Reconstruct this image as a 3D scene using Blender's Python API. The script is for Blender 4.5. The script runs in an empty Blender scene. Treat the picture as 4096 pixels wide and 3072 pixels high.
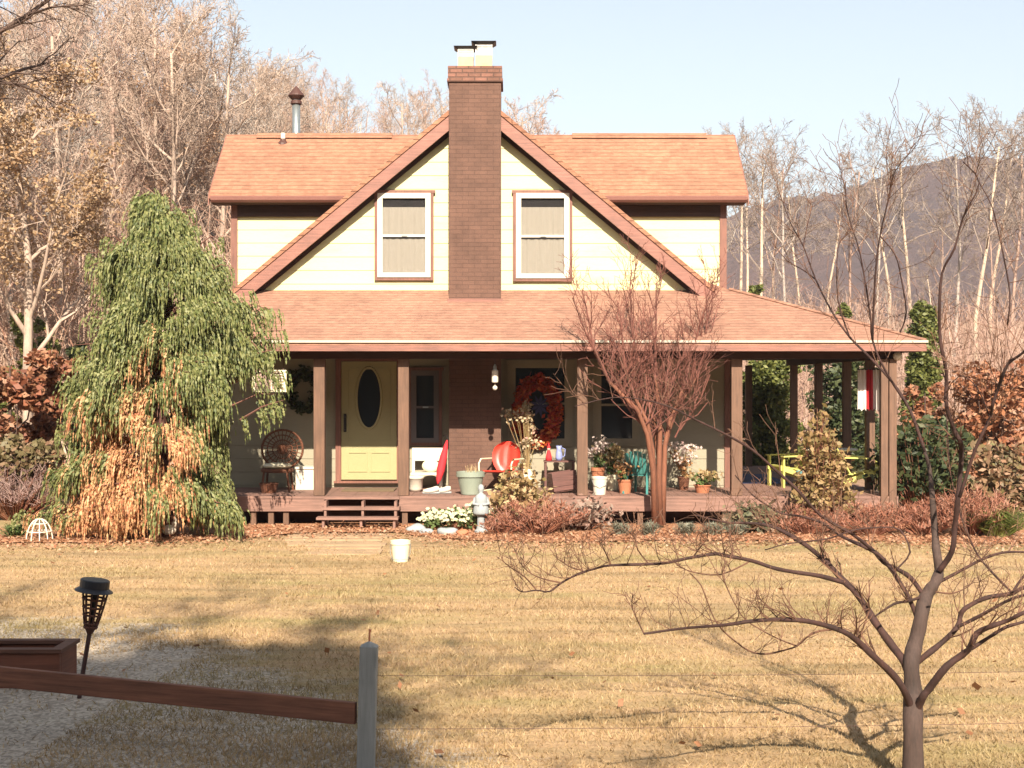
import bpy, math, random
import numpy as np
from mathutils import Vector, Matrix
C = bpy.context.scene.collection
PI = math.pi
R = math.radians
CAM = (0.0, -24.0, 2.37); F = 5760.0; U0 = 2048.0; V0 = 1536.0
def at(u, v, y):
    "a point of the place at depth y, from its position in the 4096 px wide photograph"
    d = (y - CAM[1]) / F
    return Vector(((u-U0)*d, y, CAM[2]-(v-V0)*d))
def X(u, y): return (u-U0)*(y-CAM[1])/F
def Z(v, y): return CAM[2]-(v-V0)*(y-CAM[1])/F
def smooth(a, b, x):
    t = min(1, max(0, (x-a)/(b-a))); return t*t*(3-2*t)
def ground(x, y):
    h = 0.0
    if y > 10:
        left = smooth(6, -14, x)
        h += (y-10)*(0.30*left + 0.10*(1-left)) if y < 70 else (60*(0.30*left+0.10*(1-left)) + (min(y, 140)-70)*0.05)
        h *= smooth(10, 22, y)
    if x < -7: h += 0.03*(-7-x)*smooth(-6, 4, y)
    return h
# ------------------------------------------------------------ objects
ORIGIN = {}
def tag(o, label=None, cat=None, group=None, kind=None):
    if label: o['label'] = label
    if cat: o['category'] = cat
    if group: o['group'] = group
    if kind: o['kind'] = kind
    return o
def thing(name, label, cat, loc=(0, 0, 0), group=None):
    o = bpy.data.objects.new(name, None); C.objects.link(o); o.location = loc
    o.empty_display_size = 0.1
    ORIGIN[o.name] = Vector(loc)
    return tag(o, label, cat, group)
def copy_tree(o, parent=None):
    c = o.copy(); C.objects.link(c); c.parent = parent
    for ch in list(o.children): copy_tree(ch, c)
    return c
class MB:
    def __init__(s): s.v = []; s.f = []; s.smooth = False
    def add(s, vs, fs):
        n = len(s.v); s.v.extend(tuple(p) for p in vs)
        s.f.extend(tuple(i+n for i in f) for f in fs); return s
    def box(s, x0, x1, y0, y1, z0, z1, M=None):
        vs = [Vector((x, y, z)) for x in (x0, x1) for y in (y0, y1) for z in (z0, z1)]
        if M: vs = [M @ v for v in vs]
        return s.add(vs, [(0, 1, 3, 2), (4, 6, 7, 5), (0, 4, 5, 1), (2, 3, 7, 6), (0, 2, 6, 4), (1, 5, 7, 3)])
    def prism(s, poly, a, b):
        "poly: 3D points of one face; a, b: offset vectors of its two copies"
        n = len(poly); a = Vector(a); b = Vector(b)
        vs = [Vector(p)+a for p in poly]+[Vector(p)+b for p in poly]
        fs = [tuple(range(n))[::-1], tuple(range(n, 2*n))]
        for i in range(n): fs.append((i, (i+1) % n, n+(i+1) % n, n+i))
        return s.add(vs, fs)
    def poly(s, pts): return s.add(pts, [tuple(range(len(pts)))])
    def lathe(s, c, prof, n=20, axis=None):
        c = Vector(c); M = axis or Matrix.Identity(3); vs = []; fs = []
        for r, z in prof:
            for k in range(n):
                t = 2*PI*k/n; vs.append(c+M@Vector((r*math.cos(t), r*math.sin(t), z)))
        for i in range(len(prof)-1):
            for k in range(n):
                a = i*n+k; b = i*n+(k+1) % n; fs.append((a, b, b+n, a+n))
        fs.append(tuple(range(n))[::-1]); m = (len(prof)-1)*n; fs.append(tuple(range(m, m+n)))
        return s.add(vs, fs)
    def tube(s, pts, rad, n=6, cap=True):
        pts = [Vector(p) for p in pts]; m = len(pts)
        if not hasattr(rad, '__len__'): rad = [rad]*m
        t = (pts[1]-pts[0]).normalized()
        ref = Vector((0, 0, 1)) if abs(t.z) < .9 else Vector((1, 0, 0))
        a = t.cross(ref).normalized(); base = len(s.v)
        for i, p in enumerate(pts):
            if i: t = (pts[min(i+1, m-1)]-pts[i-1]).normalized()
            a = (a-t*a.dot(t))
            a = a.normalized() if a.length > 1e-6 else t.orthogonal().normalized()
            b = t.cross(a); r = rad[i]
            for k in range(n):
                q = 2*PI*k/n; s.v.append(tuple(p+(a*math.cos(q)+b*math.sin(q))*r))
        for i in range(m-1):
            for k in range(n):
                c = base+i*n+k; d = base+i*n+(k+1) % n; s.f.append((c, d, d+n, c+n))
        if cap:
            s.f.append(tuple(range(base, base+n))[::-1]); s.f.append(tuple(range(base+(m-1)*n, base+m*n)))
        return s
    def sphere(s, c, r, n=12, m=8, sc=(1, 1, 1)):
        prof = [(max(1e-4, math.sin(PI*i/m)), -math.cos(PI*i/m)) for i in range(m+1)]
        c = Vector(c); k = len(s.v); s.lathe((0, 0, 0), prof, n)
        for i in range(k, len(s.v)):
            v = s.v[i]; s.v[i] = (c.x+v[0]*r*sc[0], c.y+v[1]*r*sc[1], c.z+v[2]*r*sc[2])
        return s
    def build(s, name, mat, parent=None, uv=True, smooth=None, loc=None, bevel=0):
        me = bpy.data.meshes.new(name)
        off = Vector((0, 0, 0))
        q = parent
        while q is not None and q.parent is not None: q = q.parent
        if q is not None: off = ORIGIN.get(q.name, Vector((0, 0, 0)))
        elif loc is not None: off = Vector(loc)
        V = np.array(s.v, dtype=np.float64)-np.array(off)
        me.from_pydata(V.tolist(), [], s.f)
        if smooth if smooth is not None else s.smooth:
            me.polygons.foreach_set('use_smooth', [True]*len(me.polygons))
        if uv and len(me.polygons) < 40000:
            L = me.uv_layers.new(name='UVMap'); data = np.zeros(len(me.loops)*2)
            for p in me.polygons:
                nrm = p.normal
                h = Vector((1, 0, 0)) if abs(nrm.z) > .995 else Vector((0, 0, 1)).cross(nrm).normalized()
                w = nrm.cross(h)
                for li in p.loop_indices:
                    co = me.vertices[me.loops[li].vertex_index].co+off
                    data[2*li] = co.dot(h); data[2*li+1] = co.dot(w)
            L.data.foreach_set('uv', data)
        me.materials.append(mat)
        o = bpy.data.objects.new(name, me); C.objects.link(o)
        if parent is not None: o.parent = parent
        elif loc is not None: o.location = loc
        ORIGIN[o.name] = Vector(loc) if (loc is not None and parent is None) else Vector((0, 0, 0))
        if bevel:
            b = o.modifiers.new('bevel', 'BEVEL'); b.width = bevel; b.segments = 2; b.limit_method = 'ANGLE'
        return o
def quick(name, mat, parent, fn, **k):
    m = MB(); fn(m); return m.build(name, mat, parent, **k)
def boxes(name, mat, parent, *bs, **k):
    m = MB()
    for b in bs: m.box(*b)
    return m.build(name, mat, parent, **k)
# ------------------------------------------------------------ materials
def nt(name):
    m = bpy.data.materials.new(name); m.use_nodes = True
    t = m.node_tree; t.nodes.clear()
    o = t.nodes.new('ShaderNodeOutputMaterial'); b = t.nodes.new('ShaderNodeBsdfPrincipled')
    t.links.new(b.outputs[0], o.inputs[0]); return m, t, b, o
def N(t, typ, **k):
    n = t.nodes.new(typ)
    for a, v in k.items():
        if a.startswith('i_'):
            key = a[2:]; key = int(key) if key.isdigit() else key
            n.inputs[key].default_value = v
        else: setattr(n, a, v)
    return n
def coord(t, kind='Object', scale=(1, 1, 1)):
    c = N(t, 'ShaderNodeTexCoord'); m = N(t, 'ShaderNodeMapping'); m.inputs['Scale'].default_value = scale
    t.links.new(c.outputs[kind], m.inputs[0]); return m.outputs[0]
def ramp(t, fac, stops):
    r = N(t, 'ShaderNodeValToRGB'); e = r.color_ramp.elements
    while len(e) < len(stops): e.new(.5)
    for el, (p, c) in zip(e, stops):
        el.position = p; el.color = (c[0], c[1], c[2], 1)
    t.links.new(fac, r.inputs[0]); return r.outputs[0]
def mix(t, a, b, fac, mode='MIX'):
    m = N(t, 'ShaderNodeMix', data_type='RGBA', blend_type=mode)
    for s, i in ((fac, 0), (a, 6), (b, 7)):
        if hasattr(s, 'is_linked'): t.links.new(s, m.inputs[i])
        else: m.inputs[i].default_value = s if i == 0 else (s[0], s[1], s[2], 1)
    return m.outputs[2]
def bump(t, b, h, strength=.3, dist=.01):
    n = N(t, 'ShaderNodeBump'); n.inputs['Strength'].default_value = strength; n.inputs['Distance'].default_value = dist
    t.links.new(h, n.inputs['Height']); t.links.new(n.outputs[0], b.inputs['Normal'])
def noise(t, vec, scale=5, detail=4, rough=.6):
    n = N(t, 'ShaderNodeTexNoise'); n.inputs['Scale'].default_value = scale
    n.inputs['Detail'].default_value = detail; n.inputs['Roughness'].default_value = rough
    t.links.new(vec, n.inputs['Vector']); return n.outputs[0]
def painted(name, col, var=.15, scale=6, rough=.6, stretch=(1, 1, 1), bmp=.15, dirt=None):
    m, t, b, o = nt(name); v = coord(t, 'Object', stretch)
    n1 = noise(t, v, scale, 6); n2 = noise(t, v, scale*9, 3)
    a = [c*(1-var) for c in col]; c2 = [min(1, c*(1+var)) for c in col]
    k = ramp(t, n1, [(.3, a), (.7, c2)])
    k = mix(t, k, ramp(t, n2, [(.35, [c*(1-var) for c in col]), (.65, [min(1, c*(1+var)) for c in col])]), .4)
    if dirt:
        k = mix(t, k, dirt, ramp(t, noise(t, v, scale*.5, 8, .75), [(.52, (0, 0, 0)), (.72, (.7, .7, .7))]))
    t.links.new(k, b.inputs['Base Color']); b.inputs['Roughness'].default_value = rough
    bump(t, b, n2, bmp, .004); return m
def wood(name, col, rough=.75, along='u', var=.35):
    m, t, b, o = nt(name)
    v = coord(t, 'UV', (1.2, 22, 1) if along == 'u' else (22, 1.2, 1))
    n1 = noise(t, v, 1.5, 6, .7); n2 = noise(t, coord(t, 'Object'), 2.2, 4)
    k = ramp(t, n1, [(.3, [c*(1-var) for c in col]), (.7, [min(1, c*(1+var)) for c in col])])
    k = mix(t, k, ramp(t, n2, [(.3, (.75, .75, .75)), (.7, (1.15, 1.12, 1.1))]), .8, 'MULTIPLY')
    t.links.new(k, b.inputs['Base Color']); b.inputs['Roughness'].default_value = rough
    bump(t, b, n1, .35, .004); return m
def courses(name, c1, c2, mortar, bw, rh, ms, scale_noise=3, bmp=.5, offset=.5, rough=.9, wear=None, freq=2):
    m, t, b, o = nt(name)
    v = coord(t, 'UV'); br = N(t, 'ShaderNodeTexBrick', offset=offset, offset_frequency=freq)
    # a slight wander in the rows
    t.links.new(v, br.inputs['Vector'])
    br.inputs['Color1'].default_value = (*c1, 1); br.inputs['Color2'].default_value = (*c2, 1); br.inputs['Mortar'].default_value = (*mortar, 1)
    br.inputs['Scale'].default_value = 1; br.inputs['Mortar Size'].default_value = ms; br.inputs['Bias'].default_value = 0
    br.inputs['Brick Width'].default_value = bw; br.inputs['Row Height'].default_value = rh; br.inputs['Mortar Smooth'].default_value = .3
    vo = coord(t, 'Object')
    k = mix(t, br.outputs[0], ramp(t, noise(t, vo, scale_noise, 6, .7), [(.25, (.66, .63, .6)), (.75, (1.2, 1.18, 1.15))]), .9, 'MULTIPLY')
    k = mix(t, k, ramp(t, noise(t, vo, 60, 2), [(.3, (.7, .7, .7)), (.7, (1.25, 1.25, 1.25))]), .7, 'MULTIPLY')
    if wear: k = mix(t, k, wear, ramp(t, noise(t, coord(t, 'Object', (1, 1, .3)), 1.3, 7, .75), [(.5, (0, 0, 0)), (.75, (.55, .55, .55))]))
    t.links.new(k, b.inputs['Base Color']); b.inputs['Roughness'].default_value = rough
    inv = N(t, 'ShaderNodeMath', operation='SUBTRACT'); inv.inputs[0].default_value = 1
    t.links.new(br.outputs['Fac'], inv.inputs[1]); bump(t, b, inv.outputs[0], bmp, .01); return m
def leafy(name, cols, rough=.6, trans=.25):
    "every leaf its own colour"
    m, t, b, o = nt(name); g = N(t, 'ShaderNodeNewGeometry')
    k = ramp(t, g.outputs['Random Per Island'], [(i/max(1, len(cols)-1), c) for i, c in enumerate(cols)])
    t.links.new(k, b.inputs['Base Color']); b.inputs['Roughness'].default_value = rough
    if trans:
        tr = N(t, 'ShaderNodeBsdfTranslucent'); t.links.new(k, tr.inputs[0])
        ms = N(t, 'ShaderNodeMixShader'); ms.inputs[0].default_value = trans
        t.links.new(b.outputs[0], ms.inputs[1]); t.links.new(tr.outputs[0], ms.inputs[2]); t.links.new(ms.outputs[0], o.inputs[0])
    return m
def bark(name, col, var=.35, scale=3):
    m, t, b, o = nt(name); v = coord(t, 'Object', (1, 1, .25))
    n1 = noise(t, v, scale, 6, .7); n2 = noise(t, v, scale*10, 3)
    k = ramp(t, n1, [(.3, [c*(1-var) for c in col]), (.7, [min(1, c*(1+var)) for c in col])])
    k = mix(t, k, ramp(t, n2, [(.3, (.7, .7, .7)), (.7, (1.2, 1.2, 1.2))]), .7, 'MULTIPLY')
    t.links.new(k, b.inputs['Base Color']); b.inputs['Roughness'].default_value = .85; bump(t, b, n2, .3, .01); return m
def glassy(name, tint=(.02, .025, .03), rough=.05, clear=0.0):
    m, t, b, o = nt(name); b.inputs['Base Color'].default_value = (*tint, 1); b.inputs['Roughness'].default_value = rough
    if clear:
        tr = N(t, 'ShaderNodeBsdfTransparent'); gl = N(t, 'ShaderNodeBsdfGlossy'); gl.inputs['Roughness'].default_value = .03
        ms = N(t, 'ShaderNodeMixShader'); fr = N(t, 'ShaderNodeFresnel'); fr.inputs[0].default_value = 1.5
        t.links.new(fr.outputs[0], ms.inputs[0]); t.links.new(tr.outputs[0], ms.inputs[1]); t.links.new(gl.outputs[0], ms.inputs[2])
        t.links.new(ms.outputs[0], o.inputs[0])
    return m
M = {}
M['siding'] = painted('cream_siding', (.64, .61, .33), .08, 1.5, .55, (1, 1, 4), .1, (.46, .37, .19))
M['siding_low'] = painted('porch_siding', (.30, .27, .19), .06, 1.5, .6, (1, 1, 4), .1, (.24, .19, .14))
M['trim'] = wood('brown_trim', (.245, .105, .077), .6)
M['trim_v'] = wood('brown_trim_upright', (.19, .078, .053), .6, 'v')
M['post'] = wood('post_wood', (.145, .078, .048), .75, 'v')
M['deck'] = wood('deck_wood', (.24, .135, .105), .75)
M['deck_top'] = courses('deck_planks', (.36, .21, .14), (.30, .17, .11), (.05, .03, .02), 40, .14, .006, 2, .5, 0)
def shingles(name, light, dark, line, seed):
    m, t, b, o = nt(name); v = coord(t, 'UV'); mp = v.node; mp.inputs['Location'].default_value = (seed, seed*.37, 0)
    def br(w, rh, ms, c1, c2, mo):
        n = N(t, 'ShaderNodeTexBrick', offset=.41, offset_frequency=3, squash=.8, squash_frequency=2); t.links.new(v, n.inputs['Vector'])
        for k_, c_ in (('Color1', c1), ('Color2', c2), ('Mortar', mo)): n.inputs[k_].default_value = (*c_, 1)
        n.inputs['Scale'].default_value = 1; n.inputs['Mortar Size'].default_value = ms; n.inputs['Mortar Smooth'].default_value = .6; n.inputs['Brick Width'].default_value = w; n.inputs['Row Height'].default_value = rh; return n
    rows = br(60, .132, .011, (1, 1, 1), (1, 1, 1), (0, 0, 0)); tabs = br(.17, .132, .0, light, dark, line)
    k = mix(t, tabs.outputs[0], ramp(t, noise(t, coord(t, 'UV', (7, 15, 1)), 1, 3), [(.36, light), (.62, dark)]), .6)
    k = mix(t, line, k, ramp(t, rows.outputs[0], [(0, (.35, .35, .35)), (1, (1, 1, 1))]))  # course shadow lines put into the colour, dark along each row
    k = mix(t, k, ramp(t, noise(t, coord(t, 'Object'), 1.1, 6, .7), [(.3, (.78, .76, .76)), (.7, (1.15, 1.13, 1.1))]), .9, 'MULTIPLY')
    k = mix(t, k, ramp(t, noise(t, coord(t, 'Object'), 70, 2), [(.3, (.72, .72, .72)), (.7, (1.25, 1.25, 1.25))]), .6, 'MULTIPLY')
    t.links.new(k, b.inputs['Base Color']); b.inputs['Roughness'].default_value = .95; bump(t, b, rows.outputs[0], .8, .012); return m
M['shingle'] = shingles('roof_shingles', (.40, .20, .125), (.25, .118, .072), (.12, .055, .034), 0)
M['shingle_low'] = shingles('porch_roof_shingles', (.39, .21, .145), (.245, .128, .088), (.12, .063, .045), 3.3)
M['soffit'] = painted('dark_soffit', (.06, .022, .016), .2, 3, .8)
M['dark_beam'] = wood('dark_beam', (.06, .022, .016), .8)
M['brick'] = courses('painted_brick', (.142, .074, .052), (.118, .061, .043), (.09, .045, .033), .22, .075, .006, 2.5, .4, .5, .85, (.17, .095, .066), 2)
M['brick_cap'] = courses('chimney_top_brick', (.25, .12, .09), (.17, .085, .06), (.12, .065, .05), .22, .075, .012, 4, .8)
M['clay'] = painted('clay_flue', (.62, .47, .25), .15, 8, .8)
M['mesh_wire'] = painted('pale_screen', (.75, .74, .72), .08, 20, .5)
M['black_metal'] = painted('black_metal', (.02, .02, .026), .3, 8, .45)
M['dark_metal'] = painted('rusty_dark_metal', (.075, .03, .022), .3, 8, .6)
M['grey_metal'] = painted('galvanised_metal', (.42, .46, .46), .15, 8, .32); M['grey_metal'].node_tree.nodes['Principled BSDF'].inputs['Metallic'].default_value = .75
M['white'] = painted('white_paint', (.68, .62, .52), .05, 4, .5)
M['drip'] = painted('pale_drip_edge', (.50, .45, .37), .08, 4, .4)
M['blind'] = painted('window_blind', (.29, .265, .225), .06, 2, .8, (20, 1, 1))
M['dark_glass'] = glassy('dark_glass')
M['clear_glass'] = glassy('window_glass', clear=1.0)
M['black'] = painted('dark_inside', (.012, .010, .012), .2, 3, .9)
M['door'] = painted('yellow_green_door', (.36, .325, .16), .06, 3, .5)
M['bronze'] = painted('aged_black_bronze', (.02, .016, .015), .3, 20, .4)
M['mat'] = painted('door_mat', (.16, .11, .06), .3, 30, .95)
# ============================================================ the house
M['frieze_shade'] = wood('dark_frieze_shade', (.055, .028, .022), .8)  # dark colour stands in for the shadow under the eaves
house = thing('house', 'cream and yellow sided house with brown trim, orange shingle roofs and a front porch', 'house', (-0.6, 2.05, 0))
XL, XR = -5.24, 4.0
APX, APZ, SL = -0.665, 7.65, 0.83
def rz(x): return APZ-SL*abs(x-APX)
def clip(poly, z0, z1, ax=1):
    "cut a convex (x, z) polygon to the band z0..z1"
    def half(p, f):
        out = []
        for i in range(len(p)):
            a, b = p[i], p[(i+1) % len(p)]; fa, fb = f(a), f(b)
            if fa >= 0: out.append(a)
            if fa*fb < 0: k = fa/(fa-fb); out.append((a[0]+(b[0]-a[0])*k, a[1]+(b[1]-a[1])*k))
        return out
    p = half(poly, lambda q: q[1]-z0)
    return half(p, lambda q: z1-q[1]) if len(p) > 2 else []
def lap_wall(name, mat, poly, y, z0, z1, parent, step=.24, back=.12):
    m = MB(); z = z0
    m.prism([(a, y+.02, b) for a, b in poly], (0, 0, 0), (0, back, 0))
    while z < z1:
        p = clip(poly, z+.001, min(z+step, z1)-.001)
        if len(p) > 2:
            n = len(p); ys = [y-.012*(1-(b-z)/step)-.004 for a, b in p]
            vs = [(a, ys[i], b) for i, (a, b) in enumerate(p)]+[(a, y+.03, b) for a, b in p]
            fs = [tuple(range(n)), tuple(range(n, 2*n))[::-1]]+[(i, n+i, n+(i+1) % n, (i+1) % n) for i in range(n)]
            m.add(vs, fs)
        z += step
    return m.build(name, mat, parent)
# ground floor and gable walls
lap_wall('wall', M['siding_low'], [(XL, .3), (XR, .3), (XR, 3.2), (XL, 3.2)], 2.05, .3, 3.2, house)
g0 = 3.2
gx = [(XL+.05, g0), (XR-.05, g0), (XR-.05, rz(XR-.05)-.12), (APX, APZ-.12), (XL+.05, rz(XL+.05)-.12)]
lap_wall('gable_wall', M['siding'], gx, 2.05, g0, 7.7, house, .245)
m = MB()
m.box(XL, XL+.12, 2.17, 9.0, .3, 3.75); m.box(XR-.12, XR, 2.17, 9.0, .3, 3.75)
m.box(XL+.12, XR-.12, 8.9, 9.0, .3, 3.75)
m.prism([(XL+.1, 8.9, 3.75), (XR-.1, 8.9, 3.75), (XR-.1, 8.9, rz(XR)-.2), (APX, 8.9, APZ-.2), (XL+.1, 8.9, rz(XL)-.2)], (0, 0, .0), (0, .1, 0))
m.build('side_wall', M['siding'], house)
boxes('foundation', painted('block_foundation', (.22, .19, .16), .2, 4, .9), house, (XL+.02, XR-.02, 2.08, 8.98, -.3, .3))
boxes('floor_slab', M['black'], house, (XL+.13, XR-.13, 2.2, 8.9, .31, .4))
# main roof
XEL, XER = -5.02, 3.62
m = MB()
top = [(XEL, rz(XEL)), (APX, APZ), (XER, rz(XER))]
m.prism([(a, 0, b) for a, b in top]+[(a, 0, b-.09) for a, b in top[::-1]], (0, 1.72, 0), (0, 9.25, 0))
m.build('roof', M['shingle'], house)
m = MB()
m.prism([(a, 0, b-.092) for a, b in top]+[(a, 0, b-.21) for a, b in top[::-1]], (0, 1.80, 0), (0, 9.2, 0))
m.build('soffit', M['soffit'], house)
for s, (xa, xb) in (('barge_board', (XEL, APX)), ('barge_board', (APX, XER))):
    m = MB(); m.prism([(xa, 0, rz(xa)-.045), (xb, 0, rz(xb)-.045), (xb, 0, rz(xb)-.36), (xa, 0, rz(xa)-.36)], (0, 1.745, 0), (0, 1.80, 0))
    m.build(s, M['trim'], house)
# dark frieze under the rakes, the rake shadow put into its colour
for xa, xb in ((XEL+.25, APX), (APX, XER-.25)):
    m = MB(); m.prism([(xa, 0, rz(xa)-.205), (xb, 0, rz(xb)-.205), (xb, 0, rz(xb)-.42), (xa, 0, rz(xa)-.42)], (0, 1.985, 0), (0, 2.018, 0)); m.build('frieze_shade_board', M['frieze_shade'], house)
# side (right) flare of the main roof: the side porch roof and the front porch roof share one hip
ye, ze, yw, zw = -.35, 3.075, 2.05, 4.07
sf = (zw-ze)/(yw-ye); xe = 6.80; xf = 3.44; zf = rz(xf); ss = (zf-ze)/(xe-xf)
xh = xe-(zw-ze)/ss
XPL = -5.55
th = .07
m = MB()
fp = [(XPL, ye, ze), (xe, ye, ze), (xh, yw, zw), (XPL, yw, zw)]
m.prism(fp, (0, 0, 0), (0, 0, -th)); m.build('porch_roof', M['shingle_low'], house)
m = MB()
sp = [(xe, ye, ze), (xe, 9.3, ze), (xf, 9.3, zf), (xf, yw, zf), (xh, yw, zw)]
m.prism(sp, (0, 0, .002), (0, 0, -th)); m.build('porch_roof', M['shingle_low'], house)
m = MB()   # hip cap
m.tube([Vector((xe, ye, ze+.01)), Vector((xh, yw, zw+.012))], .035, 6); m.build('hip_cap', M['shingle_low'], house)
m = MB(); m.box(XPL, xe+.03, ye-.03, ye-.003, ze-.026, ze+.014); m.box(xe+.003, xe+.03, ye-.002, 9.3, ze-.026, ze+.014)
m.build('drip_edge', M['drip'], house)
m = MB(); m.box(XPL, xe+.008, ye-.012, ye+.03, ze-.165, ze-.071); m.box(xe-.035, xe+.008, ye+.031, 9.28, ze-.165, ze-.071)
m.build('fascia', M['trim'], house)
m = MB(); m.box(XPL+.02, xe-.04, ye+.036, 2.04, ze-.16, ze-.13); m.box(4.02, xe-.04, 2.041, 9.2, ze-.16, ze-.13)
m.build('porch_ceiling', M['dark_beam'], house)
m = MB(); m.box(XPL+.05, 6.5, .0, .14, 2.79, 2.914); m.box(6.30, 6.44, .141, 9.1, 2.79, 2.914)
m.build('porch_beam', M['dark_beam'], house)
m = MB()  # closing triangle at the porch roof's left end
m.prism([(XPL+.01, ye+.04, ze-.10), (XPL+.01, yw, zw-.08), (XPL+.01, yw, ze-.10)], (0, 0, 0), (.05, 0, 0)); m.build('porch_gable', M['trim'], house)
# cross gable with its own roof
yd, yr, Zr = 3.0, 4.30, 7.27
lap_wall('dormer_wall', M['siding'], [(XL, 3.3), (XR, 3.3), (XR, 5.93), (XL, 5.93)], yd, 3.3, 5.93, house, .245)
m = MB()
pr = [(0, 3.12, 3.3), (0, 3.12, 5.93), (0, yr, 6.98), (0, 5.5, 5.93), (0, 5.5, 3.3)]
m.prism(pr, (XL, 0, 0), (XL+.1, 0, 0)); m.prism(pr, (XR-.1, 0, 0), (XR, 0, 0)); m.box(XL+.1, XR-.1, 5.4, 5.5, 3.3, 5.93)
m.build('dormer_side_wall', M['siding'], house)
ex0, ex1 = -5.60, 4.36; ey0, ez0 = 2.62, 5.875
m = MB(); q = [(0, ey0, ez0), (0, yr, Zr), (0, 2*yr-ey0, ez0)]
m.prism(q+[(0, b, c-.08) for a, b, c in q[::-1]], (ex0, 0, 0), (ex1, 0, 0)); m.build('cross_gable_roof', M['shingle'], house)
for xx in (ex0-.02, ex1):
    m = MB(); m.prism([(0, b, c-.01) for a, b, c in q]+[(0, b, c-.20) for a, b, c in q[::-1]], (xx, 0, 0), (xx+.02, 0, 0)); m.build('barge_board', M['trim'], house)
m = MB(); m.box(ex0+.03, ex1-.03, ey0+.03, yd+.02, ez0-.16, ez0-.135); m.prism([(0, ey0+.05, ez0-.09), (0, yr, Zr-.09), (0, yr, Zr-.14), (0, ey0+.05, ez0-.135)], (ex0+.001, 0, 0), (XL-.001, 0, 0)); m.prism([(0, ey0+.05, ez0-.09), (0, yr, Zr-.09), (0, yr, Zr-.14), (0, ey0+.05, ez0-.135)], (XR+.001, 0, 0), (ex1-.001, 0, 0))
m.build('cross_soffit', M['soffit'], house)
boxes('frieze_shade_board', M['frieze_shade'], house, (XL+.1, XR-.1, yd-.06, yd-.026, 5.50, ez0-.165))  # dark board added as the eave shadow on the dormer wall
# gutter: half-round trough in brown metal
for xa, xb in ((ex0+.04, -3.05), (1.72, ex1-.02)):
    m = MB(); prof = [(.0, .0), (-.10, .0), (-.115, -.012), (-.10, -.075), (-.06, -.11), (0, -.115)]
    m.prism([(0, ey0+a+.02, ez0-.035+b) for a, b in prof], (xa, 0, 0), (xb, 0, 0)); m.build('gutter', painted('brown_gutter_metal', (.25, .12, .10), .12, 3, .35), house)
for xa, xb in ((-5.0, -2.35), (1.18, 3.82)):
    m = MB(); m.prism([(0, yr-.12, Zr-.085), (0, yr-.15, Zr-.085), (0, yr, Zr+.032), (0, yr+.15, Zr-.085), (0, yr+.12, Zr-.085)], (xa, 0, 0), (xb, 0, 0)); m.build('ridge_vent', M['shingle'], house)
for x0, x1 in ((XL-.02, XL+.10), (XR-.11, XR+.02)):
    boxes('corner_trim', M['trim_v'], house, (x0, x1, yd-.05, yd-.02, 3.4, 5.75), (x0 if x0 < 0 else x1-.03, x0+.03 if x0 < 0 else x1, yd-.02, yd+.1, 3.4, 5.75))
for x0, x1 in ((XL-.02, XL+.10), (XR-.16, XR+.02)):
    boxes('corner_trim', M['trim_v'], house, (x0, x1, 2.0, 2.026, .45, 2.92))
# chimney
ch = MB(); cx0, cx1 = -1.115, -.195; ch.box(cx0, cx1, 1.50, 2.35, .3, 7.72)
chim = ch.build('chimney', M['brick'], house)
m = MB(); m.box(cx0-.035, cx1+.035, 1.465, 2.385, 7.721, 7.775); m.box(cx0-.02, cx1+.02, 1.48, 2.37, 7.776, 8.0); m.build('chimney_crown', M['brick_cap'], chim)
m = MB(); m.box(cx0-.03, cx1+.03, 1.46, 1.497, 3.78, 3.88); m.build('flashing', M['trim'], chim)
for k, (ua, ub, vt) in enumerate(((1832, 1893, 228), (1902, 1968, 222))):
    xa, xb = X(ua, 1.7), X(ub, 1.7); zt = Z(vt, 1.7)
    m = MB(); m.box(xa, xb, 1.68, 1.96, 8.001, zt); fl = m.build('flue', M['clay'], chim)
    m = MB(); xc = (xa+xb)/2; dz = .185 if k == 0 else .245
    for i in range(15):
        a = i/14; px = xa+(xb-xa)*a
        m.box(px-.004, px+.004, 1.69, 1.698, zt+.001, zt+dz); m.box(px-.004, px+.004, 1.942, 1.95, zt+.001, zt+dz)
    for i in range(9):
        py = 1.69+.26*i/8; m.box(xa, xa+.006, py-.003, py+.003, zt+.001, zt+dz); m.box(xb-.006, xb, py-.003, py+.003, zt+.001, zt+dz)
    for i in range(5): z = zt+.02+dz*.2*i; m.box(xa-.003, xb+.003, 1.685, 1.689, z, z+.006)
    m.build('chimney_cap', M['mesh_wire'], chim)
    m = MB(); r = (xb-xa)/2+.075
    m.add([(xc-r, 1.62, zt+dz), (xc+r, 1.62, zt+dz), (xc+r, 2.02, zt+dz), (xc-r, 2.02, zt+dz), (xc-r*.75, 1.68, zt+dz-.045), (xc+r*.75, 1.68, zt+dz-.045), (xc+r*.75, 1.96, zt+dz-.045), (xc-r*.75, 1.96, zt+dz-.045)],
          [(0, 1, 2, 3), (7, 6, 5, 4), (0, 4, 5, 1), (1, 5, 6, 2), (2, 6, 7, 3), (3, 7, 4, 0)])
    m.build('cap_lid', M['black_metal'], chim)
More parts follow.
